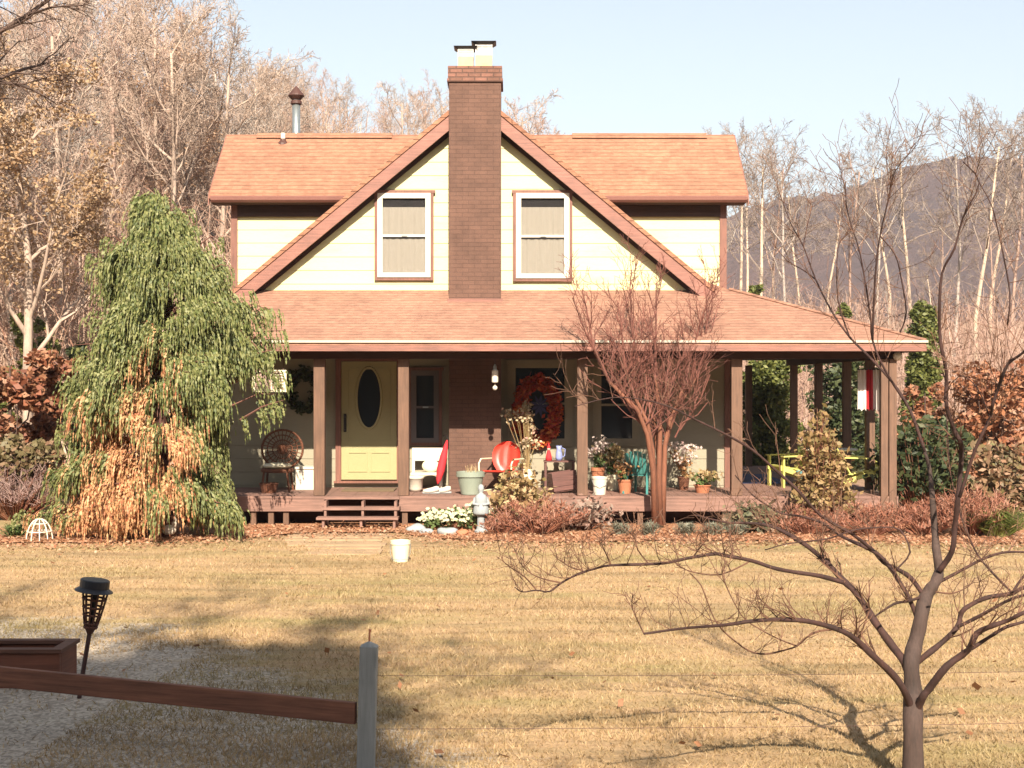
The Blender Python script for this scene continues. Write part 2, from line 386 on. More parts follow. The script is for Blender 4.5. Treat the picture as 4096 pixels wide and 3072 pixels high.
# metal stove pipe behind the ridge, and the small vent in front of it
px, py = -4.345, 5.0
m = MB(); m.lathe((px, py, 6.5), [(.08, 0), (.08, 1.60)], 18); m.smooth = False; pipe = m.build('stove_pipe', M['grey_metal'], house, smooth=True)
m = MB(); m.lathe((px, py, 7.99), [(.09, 0), (.115, .02), (.115, .07), (.09, .09)], 16); m.lathe((px, py, 8.17), [(.10, -.07), (.165, 0), (.15, .03), (.02, .19), (.01, .2)], 16); m.build('pipe_cap', M['dark_metal'], pipe)
m = MB(); m.lathe((px, py, 6.98), [(.1, 0), (.1, .06)], 16); m.build('pipe_collar', M['grey_metal'], pipe)
vx, vy, vz = -4.47, 4.12, 7.09
m = MB(); m.lathe((vx, vy, vz-.1), [(.045, 0), (.045, .28)], 14); vent = m.build('roof_vent', M['white'], house)
m = MB(); m.lathe((vx, vy, vz-.02), [(.12, -.04), (.11, 0), (.06, .05), (.05, .09)], 14); m.build('vent_boot', M['dark_metal'], vent)
# windows
def window(ua, ub, va, vb, y, blind=True, casing=.055, wide=.035, rail=True, frame_mat=None, case_mat=None, top_gap=.16):
    x0, x1, z0, z1 = X(ua, y), X(ub, y), Z(vb, y), Z(va, y); d = casing
    yc = y-.028
    w = boxes('window', case_mat or M['trim_v'], house, (x0, x0+d, yc-.028, yc, z0, z1-d), (x1-d, x1, yc-.028, yc, z0, z1-d),
              (x0+d, x1-d, yc-.026, yc, z0, z0+d), (x0-.02, x1+.03, yc-.034, yc, z1-d, z1))
    a0, a1, b0, b1 = x0+d, x1-d, z0+d, z1-d; e = wide*2.6
    fm = frame_mat or M['white']; zm = (b0+b1)/2-.03
    bs = [(a0, a0+e, yc-.05, yc+.0, b0, b1), (a1-e, a1, yc-.05, yc, b0, b1), (a0+e, a1-e, yc-.048, yc, b0, b0+e*.9), (a0+e, a1-e, yc-.048, yc, b1-e, b1)]
    if rail: bs.append((a0+e, a1-e, yc-.040, yc-.008, zm, zm+.04))
    boxes('frame', fm, w, *bs)
    boxes('opening', M['black'], w, (a0+.01, a1-.01, y-.027, y-.0262, b0+.01, b1-.01))
    if blind:
        m = MB(); n = 34; zt = b1-e-top_gap
        for i in range(n):       # pleated cloth
            xa = a0+e+(a1-a0-2*e)*i/n; xb = a0+e+(a1-a0-2*e)*(i+1)/n; fy = lambda q: yc-.008-.006*math.sin(q*1.25+.7*math.sin(q*.6+ua)); ya, yb = fy(i), fy(i+1)
            m.add([(xa, ya, b0+e*.9), (xb, yb, b0+e*.9), (xb, yb, zt), (xa, ya, zt)], [(0, 1, 2, 3)])
        m.build('curtain', M['blind'], w)
    boxes('pane', M['clear_glass'] if blind else M['dark_glass'], w, (a0+e-.004, a1-e+.004, yc-.020, yc-.017, b0+e*.8, b1-e*.9))
    if rail: boxes('rail_shadow', M['black'], w, (a0+e, a1-e, yc-.022, yc-.0205, zm-.028, zm))  # dark strip drawn as the shadow below the meeting rail
    if rail: boxes('sash_lock', M['grey_metal'], w, ((a0+a1)/2-.04, (a0+a1)/2+.06, yc-.05, yc-.041, zm+.005, zm+.03))
    return w
window(1499, 1735, 762, 1122, 2.03, True)
window(2052, 2289, 762, 1126, 2.03, True)
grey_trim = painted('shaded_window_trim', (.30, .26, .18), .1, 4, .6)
window(1634, 1768, 1470, 1782, 2.03, False, case_mat=M['trim_v'], frame_mat=painted('dark_sash', (.12, .10, .10), .1, 4, .6))
window(2030, 2290, 1440, 1784, 2.03, False, case_mat=grey_trim, frame_mat=grey_trim)
window(2372, 2560, 1450, 1784, 2.03, False, case_mat=grey_trim, frame_mat=grey_trim)
# front door
y = 2.03; dx0, dx1 = X(1366, y), X(1588, y); dz0, dz1 = Z(1918, y), Z(1446, y)
m = MB(); m.box(dx0, dx1, 1.985, 2.02, dz0, dz1); door = m.build('door', M['door'], house, bevel=.004)
ocx, ocz = (dx0+dx1)/2, Z(1592, y); oa, ob = .205, .53
m = MB(); n = 40
ring = lambda a, b, yy: [(ocx+a*math.cos(2*PI*k/n), yy, ocz+b*math.sin(2*PI*k/n)) for k in range(n)]
m.poly(ring(oa, ob, 1.978)); m.build('oval_glass', M['dark_glass'], door)
m = MB(); A, B, D, E = ring(oa, ob, 1.984), ring(oa, ob, 1.962), ring(oa+.035, ob+.035, 1.962), ring(oa+.045, ob+.045, 1.984)
for P, Q in ((A, B), (B, D), (D, E)):
    m.add(P+Q, [(k, (k+1) % n, n+(k+1) % n, n+k) for k in range(n)])
m.build('oval_moulding', M['door'], door)
def frame_boxes(x0, x1, z0, z1, t, yf, yb): return [(x0, x1, yf, yb, z0, z0+t), (x0, x1, yf, yb, z1-t, z1), (x0, x0+t, yf, yb, z0+t, z1-t), (x1-t, x1, yf, yb, z0+t, z1-t)]
w2 = (dx1-dx0)/2
boxes('door_panel', M['door'], door, *frame_boxes(dx0+.11, dx1-.11, dz0+.68, dz1-.12, .022, 1.97, 1.9845),
      *frame_boxes(dx0+.12, ocx-.03, dz0+.14, dz0+.50, .02, 1.972, 1.9845), *frame_boxes(ocx+.03, dx1-.12, dz0+.14, dz0+.50, .02, 1.972, 1.9845))
m = MB(); hz = Z(1690, y); m.box(dx0+.045, dx0+.095, 1.965, 1.984, hz-.17, hz+.16); m.tube([(dx0+.07, 1.965, hz-.13), (dx0+.07, 1.91, hz-.12), (dx0+.07, 1.90, hz), (dx0+.07, 1.965, hz+.05)], .012, 8); m.sphere((dx0+.07, 1.955, hz+.12), .028); m.build('handle', M['bronze'], door)
boxes('door_frame', M['trim_v'], house, (dx0-.10, dx0-.004, 1.96, 2.021, dz0-.02, dz1+.09), (dx1+.004, dx1+.10, 1.96, 2.021, dz0-.02, dz1+.09), (dx0-.004, dx1+.004, 1.965, 2.021, dz1+.004, dz1+.09), (dx0-.13, dx1+.13, 1.93, 2.022, dz0-.06, dz0-.022))
# porch deck, posts and steps
ZD = .503; xd1 = 6.40
m = MB()
for i in range(int((xd1+5.6)/.14)):           # boards run from the front to the house
    xa = -5.6+i*.14; m.box(xa+.002, xa+.138, -.04, 2.02, ZD-.04, ZD+random.Random(i).uniform(-.002, .002))
for i in range(int(6.9/.14)):
    ya = 2.03+i*.14; m.box(4.02, xd1, ya+.002, ya+.138, ZD-.041, ZD-.001)
m.build('deck', M['deck'], house)
sx0, sx1 = X(1306, -.04), X(1594, -.04)
boxes('deck_fascia', M['deck'], house, (-5.6, sx0-.03, -.065, -.041, ZD-.25, ZD-.042), (sx1+.01, xd1+.02, -.065, -.041, ZD-.25, ZD-.042), (xd1, xd1+.024, -.04, 8.9, ZD-.25, ZD-.042), (-5.6, xd1+.02, -.075, -.041, ZD-.04, ZD+.003))
for i, u in enumerate((1015, 1085, 1145, 1620, 2560, 2900, 3200)):
    boxes('deck_pier', M['post'], house, (X(u, .02)-.045, X(u, .02)+.045, -.02, .07, -.15, ZD-.042))
boxes('deck_skirt', M['dark_beam'], house, (-5.6, xd1, .5, .53, -.15, ZD-.06))
# front posts; the last one at the corner is a pair reaching the ground
for u0, u1 in ((1254, 1298), (1592, 1635), (2309, 2351), (2926, 2970)):
    boxes('porch_post', M['post'], house, (X(u0, .0), X(u1, .0), .0, X(u1, 0)-X(u0, 0), ZD+.004, 2.79), bevel=.006)
boxes('porch_post', M['post'], house, (X(3524, -.1), X(3553, -.1), -.11, .02, .28, 2.785), bevel=.006)
boxes('porch_post', M['post'], house, (X(3558, -.1), X(3588, -.1), -.09, .03, .28, 2.785), bevel=.006)
for yy in (1.35, 3.1, 5.6, 8.2):
    boxes('porch_post', M['post'], house, (6.24, 6.39, yy, yy+.14, ZD, 2.79))
boxes('porch_post', M['post'], house, (4.35, 4.49, 8.6, 8.74, ZD, 2.79)); boxes('porch_post', M['post'], house, (5.3, 5.44, 8.6, 8.74, ZD, 2.79))
st = boxes('steps', M['deck'], house, (sx0, sx0+.04, -.62, -.08, .02, .17), (sx0, sx0+.04, -.36, -.08, .17, .45))
for x0 in (X(1442, -.5), X(1574, -.5)): boxes('stringer', M['deck'], st, (x0, x0+.04, -.62, -.08, .0, .165), (x0, x0+.04, -.36, -.08, .166, .44))
boxes('step_tread', M['deck'], st, (sx0-.05, sx1+.04, -.38, -.085, .30, .345)); boxes('step_tread', M['deck'], st, (sx0-.09, sx1+.04, -.66, -.40, .165, .205))
boxes('step_tread', M['deck'], st, (sx0-.03, sx1+.02, -.14, -.078, ZD-.045, ZD))
# ============================================================ things on and around the porch
def P(u, v, y): return at(u, v, y)
M['green_pot'] = painted('grey_green_glaze', (.27, .31, .25), .08, 4, .45)
M['soil'] = painted('soil', (.05, .03, .02), .3, 30, .95)
M['cream'] = painted('cream_plastic', (.78, .72, .52), .04, 5, .45)
M['red'] = painted('red_enamel', (.62, .05, .03), .08, 5, .4)
M['wicker'] = courses('brown_wicker', (.30, .12, .06), (.22, .08, .04), (.06, .02, .01), .05, .02, .004, 4, .8)
M['teal'] = painted('teal_plastic', (.06, .24, .22), .1, 4, .45)
M['lime'] = painted('lime_yellow_paint', (.62, .60, .16), .1, 4, .5)
M['concrete'] = painted('weathered_concrete', (.30, .33, .34), .25, 8, .85)
M['terracotta'] = painted('terracotta', (.42, .16, .08), .15, 6, .8)
M['brownbox'] = wood('dark_brown_boards', (.13, .055, .045), .7)
M['dryleaf'] = leafy('dry_leaf', [(.30, .12, .045), (.42, .20, .08), (.50, .30, .13), (.20, .07, .03)])
M['strawleaf'] = leafy('straw_stem', [(.45, .32, .16), (.55, .42, .22), (.34, .20, .09), (.28, .24, .09)])
M['mum'] = leafy('cream_petal', [(.85, .82, .55), (.90, .86, .68), (.78, .74, .38)], trans=.35)
M['greenleaf'] = leafy('green_leaf', [(.05, .09, .02), (.10, .16, .04), (.16, .22, .07), (.07, .11, .035)])
M['darkgreen'] = leafy('dark_green_leaf', [(.02, .035, .012), (.04, .06, .02), (.07, .09, .03), (.10, .11, .04)])
M['yellowgreen'] = leafy('yellow_green_leaf', [(.10, .15, .02), (.22, .26, .05), (.16, .19, .05), (.30, .30, .08)])
M['silverleaf'] = leafy('silver_leaf', [(.28, .29, .22), (.20, .21, .15), (.36, .36, .28), (.24, .18, .11)])
M['redtwig'] = leafy('red_brown_twig', [(.26, .09, .05), (.36, .15, .09), (.20, .07, .045), (.42, .22, .14)], trans=.1)
M['fabric_red'] = painted('red_cloth', (.55, .02, .03), .15, 12, .8)
def leaf_cloud(m, rnd, pts, n, size, spread, droop=0, elong=1.8):
    for _ in range(n):
        c = rnd.choice(pts); c = Vector(c)+Vector((rnd.gauss(0, spread), rnd.gauss(0, spread), rnd.gauss(0, spread*.8)))
        leaf(m, rnd, c, size*rnd.uniform(.6, 1.3), elong, droop)
def leaf(m, rnd, c, s, elong=1.8, droop=0):
    d = Vector((rnd.gauss(0, 1), rnd.gauss(0, 1), rnd.gauss(0, .7)-droop)).normalized()
    a = d.cross(Vector((rnd.gauss(0, 1), rnd.gauss(0, 1), rnd.gauss(0, 1)))).normalized()
    l = d*s*elong*.5; w = a*s*.5; n = len(m.v)
    m.v += [tuple(c-l), tuple(c+w), tuple(c+l), tuple(c-w)]; m.f.append((n, n+1, n+2, n+3))
def clump(name, label, cat, u, v, y, rad, h, n, mat, style='leaf', size=.05, group=None, seed=0, z=None, twig=None, shape=1.0):
    rnd = random.Random(seed+int(u)*7); b = P(u, v, y); 
    if z is not None: b.z = z
    else: b.z = ground(b.x, y)
    t = thing(name, label, cat, b, group); stems = MB(); lv = MB(); tips = []
    for i in range(max(8, n//12)):
        a = rnd.uniform(0, 2*PI); q = rnd.random()**.6; top = b+Vector((math.cos(a)*rad*q, math.sin(a)*rad*q, h*(1-.45*q*q*shape)*rnd.uniform(.55, 1.05)))
        s0 = b+Vector((math.cos(a)*rad*.15*q, math.sin(a)*rad*.15*q, -.02)); mid = s0.lerp(top, .5)+Vector((rnd.gauss(0, .04), rnd.gauss(0, .04), h*.08))
        stems.tube([s0, mid, top], [.010, .007, .003] if twig is None else [twig, twig*.7, twig*.3], 4, cap=False)
        tips += [mid.lerp(top, k) for k in (.0, .4, .7, .9, 1)]
    stems.build('stems', M['redtwig'] if style != 'blade' else mat, t, uv=False)
    if style == 'leaf':
        leaf_cloud(lv, rnd, tips, n, size, size*1.1)
    elif style == 'blade':
        for i in range(n):
            a = rnd.uniform(0, 2*PI); q = rnd.random()**.5; L = h*rnd.uniform(.5, 1.1); o = Vector((math.cos(a), math.sin(a), 0))
            p0 = b+o*rad*.25*q; p1 = p0+o*L*.22+Vector((0, 0, L*.7)); p2 = p0+o*L*(.3+.5*q)+Vector((0, 0, L*(.95-.4*q)))
            w = Vector((-o.y, o.x, 0))*size*.5; k = len(lv.v); lv.v += [tuple(p0-w), tuple(p0+w), tuple(p1+w*.8), tuple(p1-w*.8), tuple(p2)]; lv.f += [(k, k+1, k+2, k+3), (k+3, k+2, k+4)]
    elif style == 'twig':
        for i in range(n):
            c = rnd.choice(tips); d = Vector((rnd.gauss(0, 1), rnd.gauss(0, 1), abs(rnd.gauss(0, 1))+.3)).normalized()*rnd.uniform(.08, .25)*h
            lv.tube([c, c+d*.5+Vector((rnd.gauss(0, .01), 0, 0)), c+d], [.006, .005, .003], 3, cap=False)
    if lv.v: lv.build('foliage' if style != 'twig' else 'twigs', mat, t, uv=False)
    return t
# --- hanging frame at the porch's left end
y = .02; x0, x1, z0, z1 = X(1010, y), X(1146, y), Z(1568, y), Z(1480, y)
t = thing('wall_ornament', 'cream framed square window box hanging at the left end of the porch', 'wall ornament', (x0, y, z0))
boxes('frame', M['cream'], t, *frame_boxes(x0, x1, z0, z1, .045, y-.02, y+.03), (x0+.31, x0+.33, y-.015, y+.025, z0+.045, z1-.045))
boxes('panel', painted('pinkish_panel', (.42, .28, .24), .2, 10, .7), t, (x0+.01, x1-.01, y+.005, y+.02, z0+.01, z1-.01))
boxes('slat', M['cream'], t, *[(x0+.37, x1-.05, y-.012, y+.004, z0+.08+.05*i, z0+.10+.05*i) for i in range(5)])
boxes('hanger', M['dark_metal'], t, (x0+.05, x0+.06, y, y+.01, z1, 2.80), (x1-.06, x1-.05, y, y+.01, z1, 2.80))
# --- dark wreath beside it on the wall
t = thing('dark_wreath', 'dark round wreath on the shaded wall left of the front door', 'wreath', P(1213, 1640, 1.98))
rnd = random.Random(3); m = MB(); c = P(1213, 1565, 1.95)
for i in range(700):
    a = rnd.uniform(0, 2*PI); q = .27+rnd.gauss(0, .05); leaf(m, rnd, c+Vector((math.cos(a)*q, rnd.gauss(0, .025), math.sin(a)*q*1.15)), .06)
m.build('leaves', M['darkgreen'], t, uv=False)
m = MB(); m.tube([c+Vector((math.cos(a)*.27, 0, math.sin(a)*.31)) for a in [k*2*PI/24 for k in range(25)]], .03, 6); m.build('ring', M['soil'], t)
# --- wicker chair with a round back
def disc_back(m, c, rx, rz_, depth, n=28, tilt=0):
    for i in range(4):
        q = 1-i*.26
        pts = [c+Vector((math.cos(a)*rx*q, depth*q*q, math.sin(a)*rz_*q)) for a in [k*2*PI/n for k in range(n+1)]]
        m.tube(pts, .022 if i == 0 else .012, 6)
    for k in range(n):
        a = k*2*PI/n; m.tube([c+Vector((math.cos(a)*rx, depth, math.sin(a)*rz_)), c+Vector((math.cos(a)*rx*.5, depth*.3, math.sin(a)*rz_*.5)), c], .008, 4)
c = P(1110, 1800, 1.1); b = Vector((c.x, 1.1, ZD))
t = thing('wicker_chair', 'brown round-backed wicker chair at the porch end behind the conifer', 'chair', b)
m = MB(); disc_back(m, b+Vector((.05, .22, .72)), .36, .34, .0); m.build('backrest', M['wicker'], t)
m = MB(); m.lathe(b+Vector((0, 0, .36)), [(.27, -.03), (.29, 0), (.27, .04), (.1, .03)], 24); m.build('seat', M['wicker'], t)
m = MB(); m.lathe(b+Vector((0, 0, .41)), [(.22, 0), (.25, .03), (.22, .07), (.05, .085)], 20); m.build('cushion', M['cream'], t)
for sx in (-1, 1):
    for sy in (-1, 1): quick('leg', M['wicker'], t, lambda m: m.tube([b+Vector((sx*.2, sy*.2, .35)), b+Vector((sx*.24, sy*.23, .0))], .02, 6))
# --- white storage box
x0, x1 = X(1188, 1.5), X(1262, 1.5)
t = thing('storage_box', 'white lidded storage box beside the leftmost porch post', 'box', ((x0+x1)/2, 1.5, ZD))
boxes('body', M['white'], t, (x0, x1, 1.3, 1.7, ZD, ZD+.36), bevel=.015); boxes('lid', M['white'], t, (x0-.02, x1+.02, 1.28, 1.72, ZD+.365, ZD+.41), bevel=.01)
t = thing('low_basket', 'low dark woven basket on the porch floor beside the round wicker chair', 'basket', (X(1075, .7), .7, ZD))
m = MB(); m.lathe((X(1075, .7), .7, ZD), [(.12, 0), (.17, .16), (.16, .17), (.11, .02)], 18); m.build('body', M['wicker'], t)
# --- door mat
t = boxes('door_mat', M['mat'], None, (X(1372, 1.2), X(1580, 1.2), .95, 1.6, ZD+.004, ZD+.022), loc=(X(1476, 1.2), 1.2, ZD)); tag(t, 'brown mat on the deck in front of the yellow door', 'door mat')
# --- bench with things on it, between second post and chimney
x0, x1 = X(1645, 1.55), X(1768, 1.55)
t = thing('bench', 'white wooden bench under the dark window beside the chimney', 'bench', ((x0+x1)/2, 1.6, ZD))
boxes('backrest', M['white'], t, (x0, x1, 1.78, 1.81, Z(1845, 1.6), Z(1793, 1.6)), (x0, x0+.05, 1.74, 1.779, ZD+.3, Z(1793, 1.6)), (x1-.05, x1, 1.74, 1.779, ZD+.3, Z(1793, 1.6)))
boxes('seat', M['white'], t, (x0, x1, 1.4, 1.8, ZD+.26, ZD+.30))
for xa in (x0, x1-.05):
    for ya in (1.42, 1.74): boxes('leg', M['white'], t, (xa, xa+.05, ya, ya+.05, ZD, ZD+.26))
cx = X(1723, 1.6)
cu = MB(); cu.sphere((cx, 1.6, ZD+.41), .16, 16, 10, (1, .45, .72)); o = cu.build('cushion', M['cream'], None, loc=(cx, 1.6, ZD+.3), smooth=True); tag(o, 'cream cushion on the white bench beside the chimney', 'cushion')
px = X(1662, 1.0); t = thing('flower_pot', 'squat white flower pot on the deck right of the second post', 'flower pot', (px, 1.0, ZD))
m = MB(); m.lathe((px, 1.0, ZD), [(.08, 0), (.12, .05), (.13, .22), (.145, .225), (.145, .27), (.12, .27), (.11, .2)], 20); m.build('body', M['white'], t, smooth=True)
m = MB(); m.lathe((px, 1.0, ZD+.2), [(.115, 0), (.02, .02)], 16); m.build('soil', M['soil'], t)
# red closed umbrella leaning, and pale shoes
a0 = P(1745, 1945, 1.15); a0.z = ZD+.01; a1 = P(1790, 1755, 1.42)
t = thing('closed_umbrella', 'closed red umbrella leaning on the left side of the brick chimney', 'umbrella', a0)
m = MB(); m.tube([a0.lerp(a1, k) for k in (.12, .2, .4, .65, .85, .97)], [.012, .045, .075, .065, .04, .015], 10); m.build('canopy', M['fabric_red'], t, smooth=True)
m = MB(); m.tube([a0, a0.lerp(a1, .13)], .01, 6); m.tube([a1.lerp(a0, .04), a1+Vector((0, 0, .05)), a1+Vector((-.04, 0, .08)), a1+Vector((-.07, 0, .04))], .012, 6); m.build('handle', M['bronze'], t)
for k, (u, yy) in enumerate(((1775, .55), (1728, .5))):
    b = Vector((X(u, yy), yy, ZD)); t = thing('shoe', ('white and grey shoe on the deck nearest the chimney foot', 'white and grey shoe on the deck farther left of the chimney foot')[k], 'shoe', b, 'shoes on the deck')
    m = MB(); m.tube([b+Vector((-.15, 0, .045)), b+Vector((-.08, 0, .05)), b+Vector((0, 0, .06)), b+Vector((.08, 0, .085)), b+Vector((.12, 0, .09))], [.025, .042, .048, .05, .035], 10); m.build('upper', M['white'], t, smooth=True)
    m = MB(); m.tube([b+Vector((-.16, 0, .018)), b+Vector((-.05, 0, .018)), b+Vector((.05, 0, .018)), b+Vector((.13, 0, .018))], [.018, .02, .02, .018], 8); m.build('sole', M['concrete'], t)
# --- big green-grey planter in front of the chimney
b = Vector((X(1882, .32), .32, ZD)); rt = (X(1940, .32)-X(1826, .32))/2
t = thing('planter', 'large grey-green planter standing in front of the brick chimney', 'planter', b)
m = MB(); m.lathe(b, [(rt*.62, 0), (rt*.66, .01), (rt*.90, .28), (rt*.93, .30), (rt, .305), (rt, .385), (rt*.93, .39), (rt*.9, .33)], 32); m.build('pot', M['green_pot'], t, smooth=False)
m = MB(); m.lathe(b+Vector((0, 0, .34)), [(rt*.9, 0), (.02, .01)], 20); m.build('soil', M['soil'], t)
rnd = random.Random(5); m = MB()
for i in range(40):
    a = rnd.uniform(0, 6.28); q = rnd.uniform(0, rt*.7); p = b+Vector((math.cos(a)*q, math.sin(a)*q, .34)); d = Vector((rnd.gauss(0, .04), rnd.gauss(0, .04), rnd.uniform(.06, .18)))
    m.tube([p, p+d], [.003, .002], 3, cap=False)
m.build('dry_stems', M['strawleaf'], t, uv=False)
# --- red shell-back lawn chair
b = Vector((X(2010, 1.0), 1.0, ZD)); Rm = Matrix.Rotation(R(-25), 3, 'Z')
t = thing('lawn_chair', 'red shell-back metal lawn chair with cream tube legs by the chimney', 'chair', b)
m = MB(); nn, mm = 14, 10; vs = []; fs = []
for side in (0, 1):
    for j in range(mm+1):
        for i in range(nn+1):
            s = i/nn*2-1; q = j/mm; w = .27*math.sin(PI*(.16+.66*q))**.7*(1 if q < .75 else math.sqrt(max(0, 1-((q-.75)/.27)**2)))
            p = Vector((s*w, .20+.10*q-.09*s*s+.012*math.cos(s*9)*(q > .1)+side*.006, .36+.50*q)); vs.append(b+Rm@p)
n0 = (nn+1)*(mm+1)
for side in (0, 1):
    for j in range(mm):
        for i in range(nn):
            a = side*n0+j*(nn+1)+i; fs.append((a, a+1, a+nn+2, a+nn+1) if side else (a, a+nn+1, a+nn+2, a+1))
m.add(vs, fs); m.build('backrest', M['red'], t, smooth=True)
m = MB(); vs = [b+Rm@Vector((x_, y_, z_)) for x_, y_, z_ in [(-.25, -.26, .38), (.25, -.26, .38), (.27, -.1, .345), (-.27, -.1, .345), (-.24, .2, .35), (.24, .2, .35)]]
m.add(vs+[v-Vector((0, 0, .02)) for v in vs], [(0, 1, 2, 3), (3, 2, 5, 4), (6, 9, 8, 7), (9, 10, 11, 8), (0, 6, 7, 1), (1, 7, 8, 2), (2, 8, 11, 5), (5, 11, 10, 4), (4, 10, 9, 3), (3, 9, 6, 0)]); m.build('seat', M['red'], t)
for s in (-1, 1):
    m = MB(); m.tube([b+Rm@Vector(q) for q in [(s*.3, .25, .56), (s*.31, -.22, .57), (s*.31, -.30, .5), (s*.30, -.30, .06), (s*.30, -.26, .014), (s*.30, .30, .014)]], .014, 8); m.build('tube_frame', M['cream'], t)
    quick('brace', M['cream'], t, lambda m: m.tube([b+Rm@Vector((s*.3, .0, .33)), b+Rm@Vector((s*.3, -.29, .33))], .011, 6))
# --- hanging white lantern
b = P(1980, 1478, .25); t = thing('hanging_lantern', 'white cylinder lantern hanging from the porch beam by the chimney', 'lantern', b)
m = MB(); m.lathe(b-Vector((0, 0, .22)), [(.03, 0), (.052, .005), (.055, .02), (.055, .2), (.045, .21), (.01, .23)], 18); m.build('shade', M['white'], t, smooth=False)
m = MB(); m.tube([b+Vector((0, 0, .0)), Vector((b.x, b.y, 2.915))], .005, 5); m.build('cord', M['black_metal'], t)
m = MB(); m.lathe(b+Vector((0, 0, -.001)), [(.03, 0), (.03, .05), (.012, .09)], 12); m.build('cap', M['concrete'], t)
m = MB(); m.tube([b-Vector((0, 0, .22)), b-Vector((0, 0, .27))], .004, 5); m.sphere(b-Vector((0, 0, .31)), .042); m.build('pendant', M['white'], t, smooth=True)
# --- oval autumn wreath
c = P(2150, 1645, 1.93); t = thing('autumn_wreath', 'large oval wreath of red and orange leaves on the porch window', 'wreath', c)
rnd = random.Random(8); m = MB()
for i in range(2800):
    a = rnd.uniform(0, 2*PI); q = rnd.gauss(0, .055); leaf(m, rnd, c+Vector((math.cos(a)*(.33+q), rnd.gauss(-.02, .03), math.sin(a)*(.54+q))), .065)
m.build('leaves', leafy('autumn_leaf', [(.62, .05, .03), (.78, .17, .04), (.50, .03, .03), (.80, .30, .08)]), t, uv=False)
m = MB(); m.tube([c+Vector((math.cos(a)*.33, 0, math.sin(a)*.54)) for a in [k*2*PI/30 for k in range(31)]], .04, 6); m.build('ring', M['wicker'], t)
m = MB()
for i in range(9):
    a = i*2*PI/9; cc = c+Vector((.04, -.05, .10)); d = Vector((math.cos(a)*.18, -.01, math.sin(a)*.22)); e = Vector((-d.z, 0, d.x)).normalized()*.03
    m.add([cc, cc+d*.5+e, cc+d, cc+d*.5-e], [(0, 1, 2, 3)])
m.build('bow', painted('navy_ribbon', (.03, .03, .12), .2, 10, .6), t)
# --- cream dried flowers standing before the wreath
b = Vector((X(2110, 1.2), 1.2, ZD)); t = thing('dried_flowers', 'tall bunch of pale dried flowers in a vase before the wreath', 'dried flowers', b)
rnd = random.Random(9); m = MB(); f_ = MB()
for i in range(26):
    a = rnd.uniform(0, 6.28); top = b+Vector((rnd.gauss(-.02, .11), rnd.gauss(0, .08), rnd.uniform(.75, 1.55)))
    m.tube([b+Vector((0, 0, .3)), (b+Vector((0, 0, .3))).lerp(top, .5)+Vector((rnd.gauss(0, .02), 0, 0)), top], .005, 4, cap=False)
    for k in range(16): leaf(f_, rnd, top+Vector((rnd.gauss(0, .04), rnd.gauss(0, .04), rnd.gauss(0, .06))), .05, 1.3)
m.build('stems', M['strawleaf'], t, uv=False); f_.build('dry_blossoms', leafy('pale_dry_flower', [(.60, .50, .30), (.50, .36, .2), (.66, .58, .40), (.55, .30, .24)]), t, uv=False)
m = MB(); m.lathe(b, [(.09, 0), (.13, .1), (.12, .25), (.08, .36), (.09, .38), (.07, .36), (.07, .2)], 20); m.build('vase', M['cream'], t, smooth=True)
# --- low table with brown crate, cup and figures behind the third post
y = 1.5; x0, x1 = X(2175, y), X(2300, y); zt = Z(1842, y)
t = thing('porch_table', 'narrow dark-topped table against the cream wall left of the third post', 'table', ((x0+x1)/2, y, ZD))
boxes('tabletop', M['brownbox'], t, (x0, x1, 1.35, 1.75, zt-.025, zt))
for xa in (x0+.01, x1-.05):
    for ya in (1.37, 1.69): boxes('leg', M['brownbox'], t, (xa, xa+.04, ya, ya+.04, ZD, zt-.025))
b = Vector((X(2236, 1.55), 1.55, zt)); t = thing('jug', 'pale blue jug standing on the narrow porch table', 'jug', b)
m = MB(); m.lathe(b, [(.05, 0), (.065, .05), (.055, .14), (.04, .2), (.055, .26), (.045, .26), (.03, .2)], 16); m.tube([b+Vector((.055, 0, .22)), b+Vector((.11, 0, .2)), b+Vector((.10, 0, .08)), b+Vector((.06, 0, .06))], .01, 6); m.build('body', painted('pale_blue_glaze', (.28, .33, .62), .05, 5, .3), t, smooth=True)
b = Vector((X(2195, 1.5), 1.5, zt)); t = thing('figurine', 'small red and white dressed figurine on the left of the porch table', 'figurine', b)
m = MB(); m.lathe(b, [(.06, 0), (.055, .06), (.03, .16), (.02, .18)], 14); m.build('robe', M['fabric_red'], t, smooth=True)
m = MB(); m.sphere(b+Vector((0, 0, .205)), .032); m.build('head', painted('pale_pink', (.65, .42, .35), .05, 5, .6), t, smooth=True)
m = MB(); m.lathe(b+Vector((0, 0, .222)), [(.035, 0), (.02, .04), (.004, .08)], 12); m.sphere(b+Vector((0, 0, .305)), .012); m.build('hat', M['fabric_red'], t)
Rb = Matrix.Translation((X(2250, .75), .75, ZD+.21)) @ Matrix.Rotation(R(8), 4, 'Y').inverted() @ Matrix.Rotation(R(14), 4, 'Z')
t = thing('wooden_crate', 'dark brown wooden crate tilted on the deck left of the third post', 'crate', (X(2250, .75), .75, ZD))
m = MB()
for i in range(4): m.box(-.22, .22, -.17, -.155, -.16+.08*i, -.086+.08*i, Rb); m.box(-.22, .22, .155, .17, -.16+.08*i, -.086+.08*i, Rb)
for i in range(4): m.box(-.22, -.205, -.154, .154, -.16+.08*i, -.086+.08*i, Rb); m.box(.205, .22, -.154, .154, -.16+.08*i, -.086+.08*i, Rb)
m.build('sides', M['brownbox'], t); quick('bottom', M['brownbox'], t, lambda m: m.box(-.2, .2, -.15, .15, -.18, -.165, Rb))
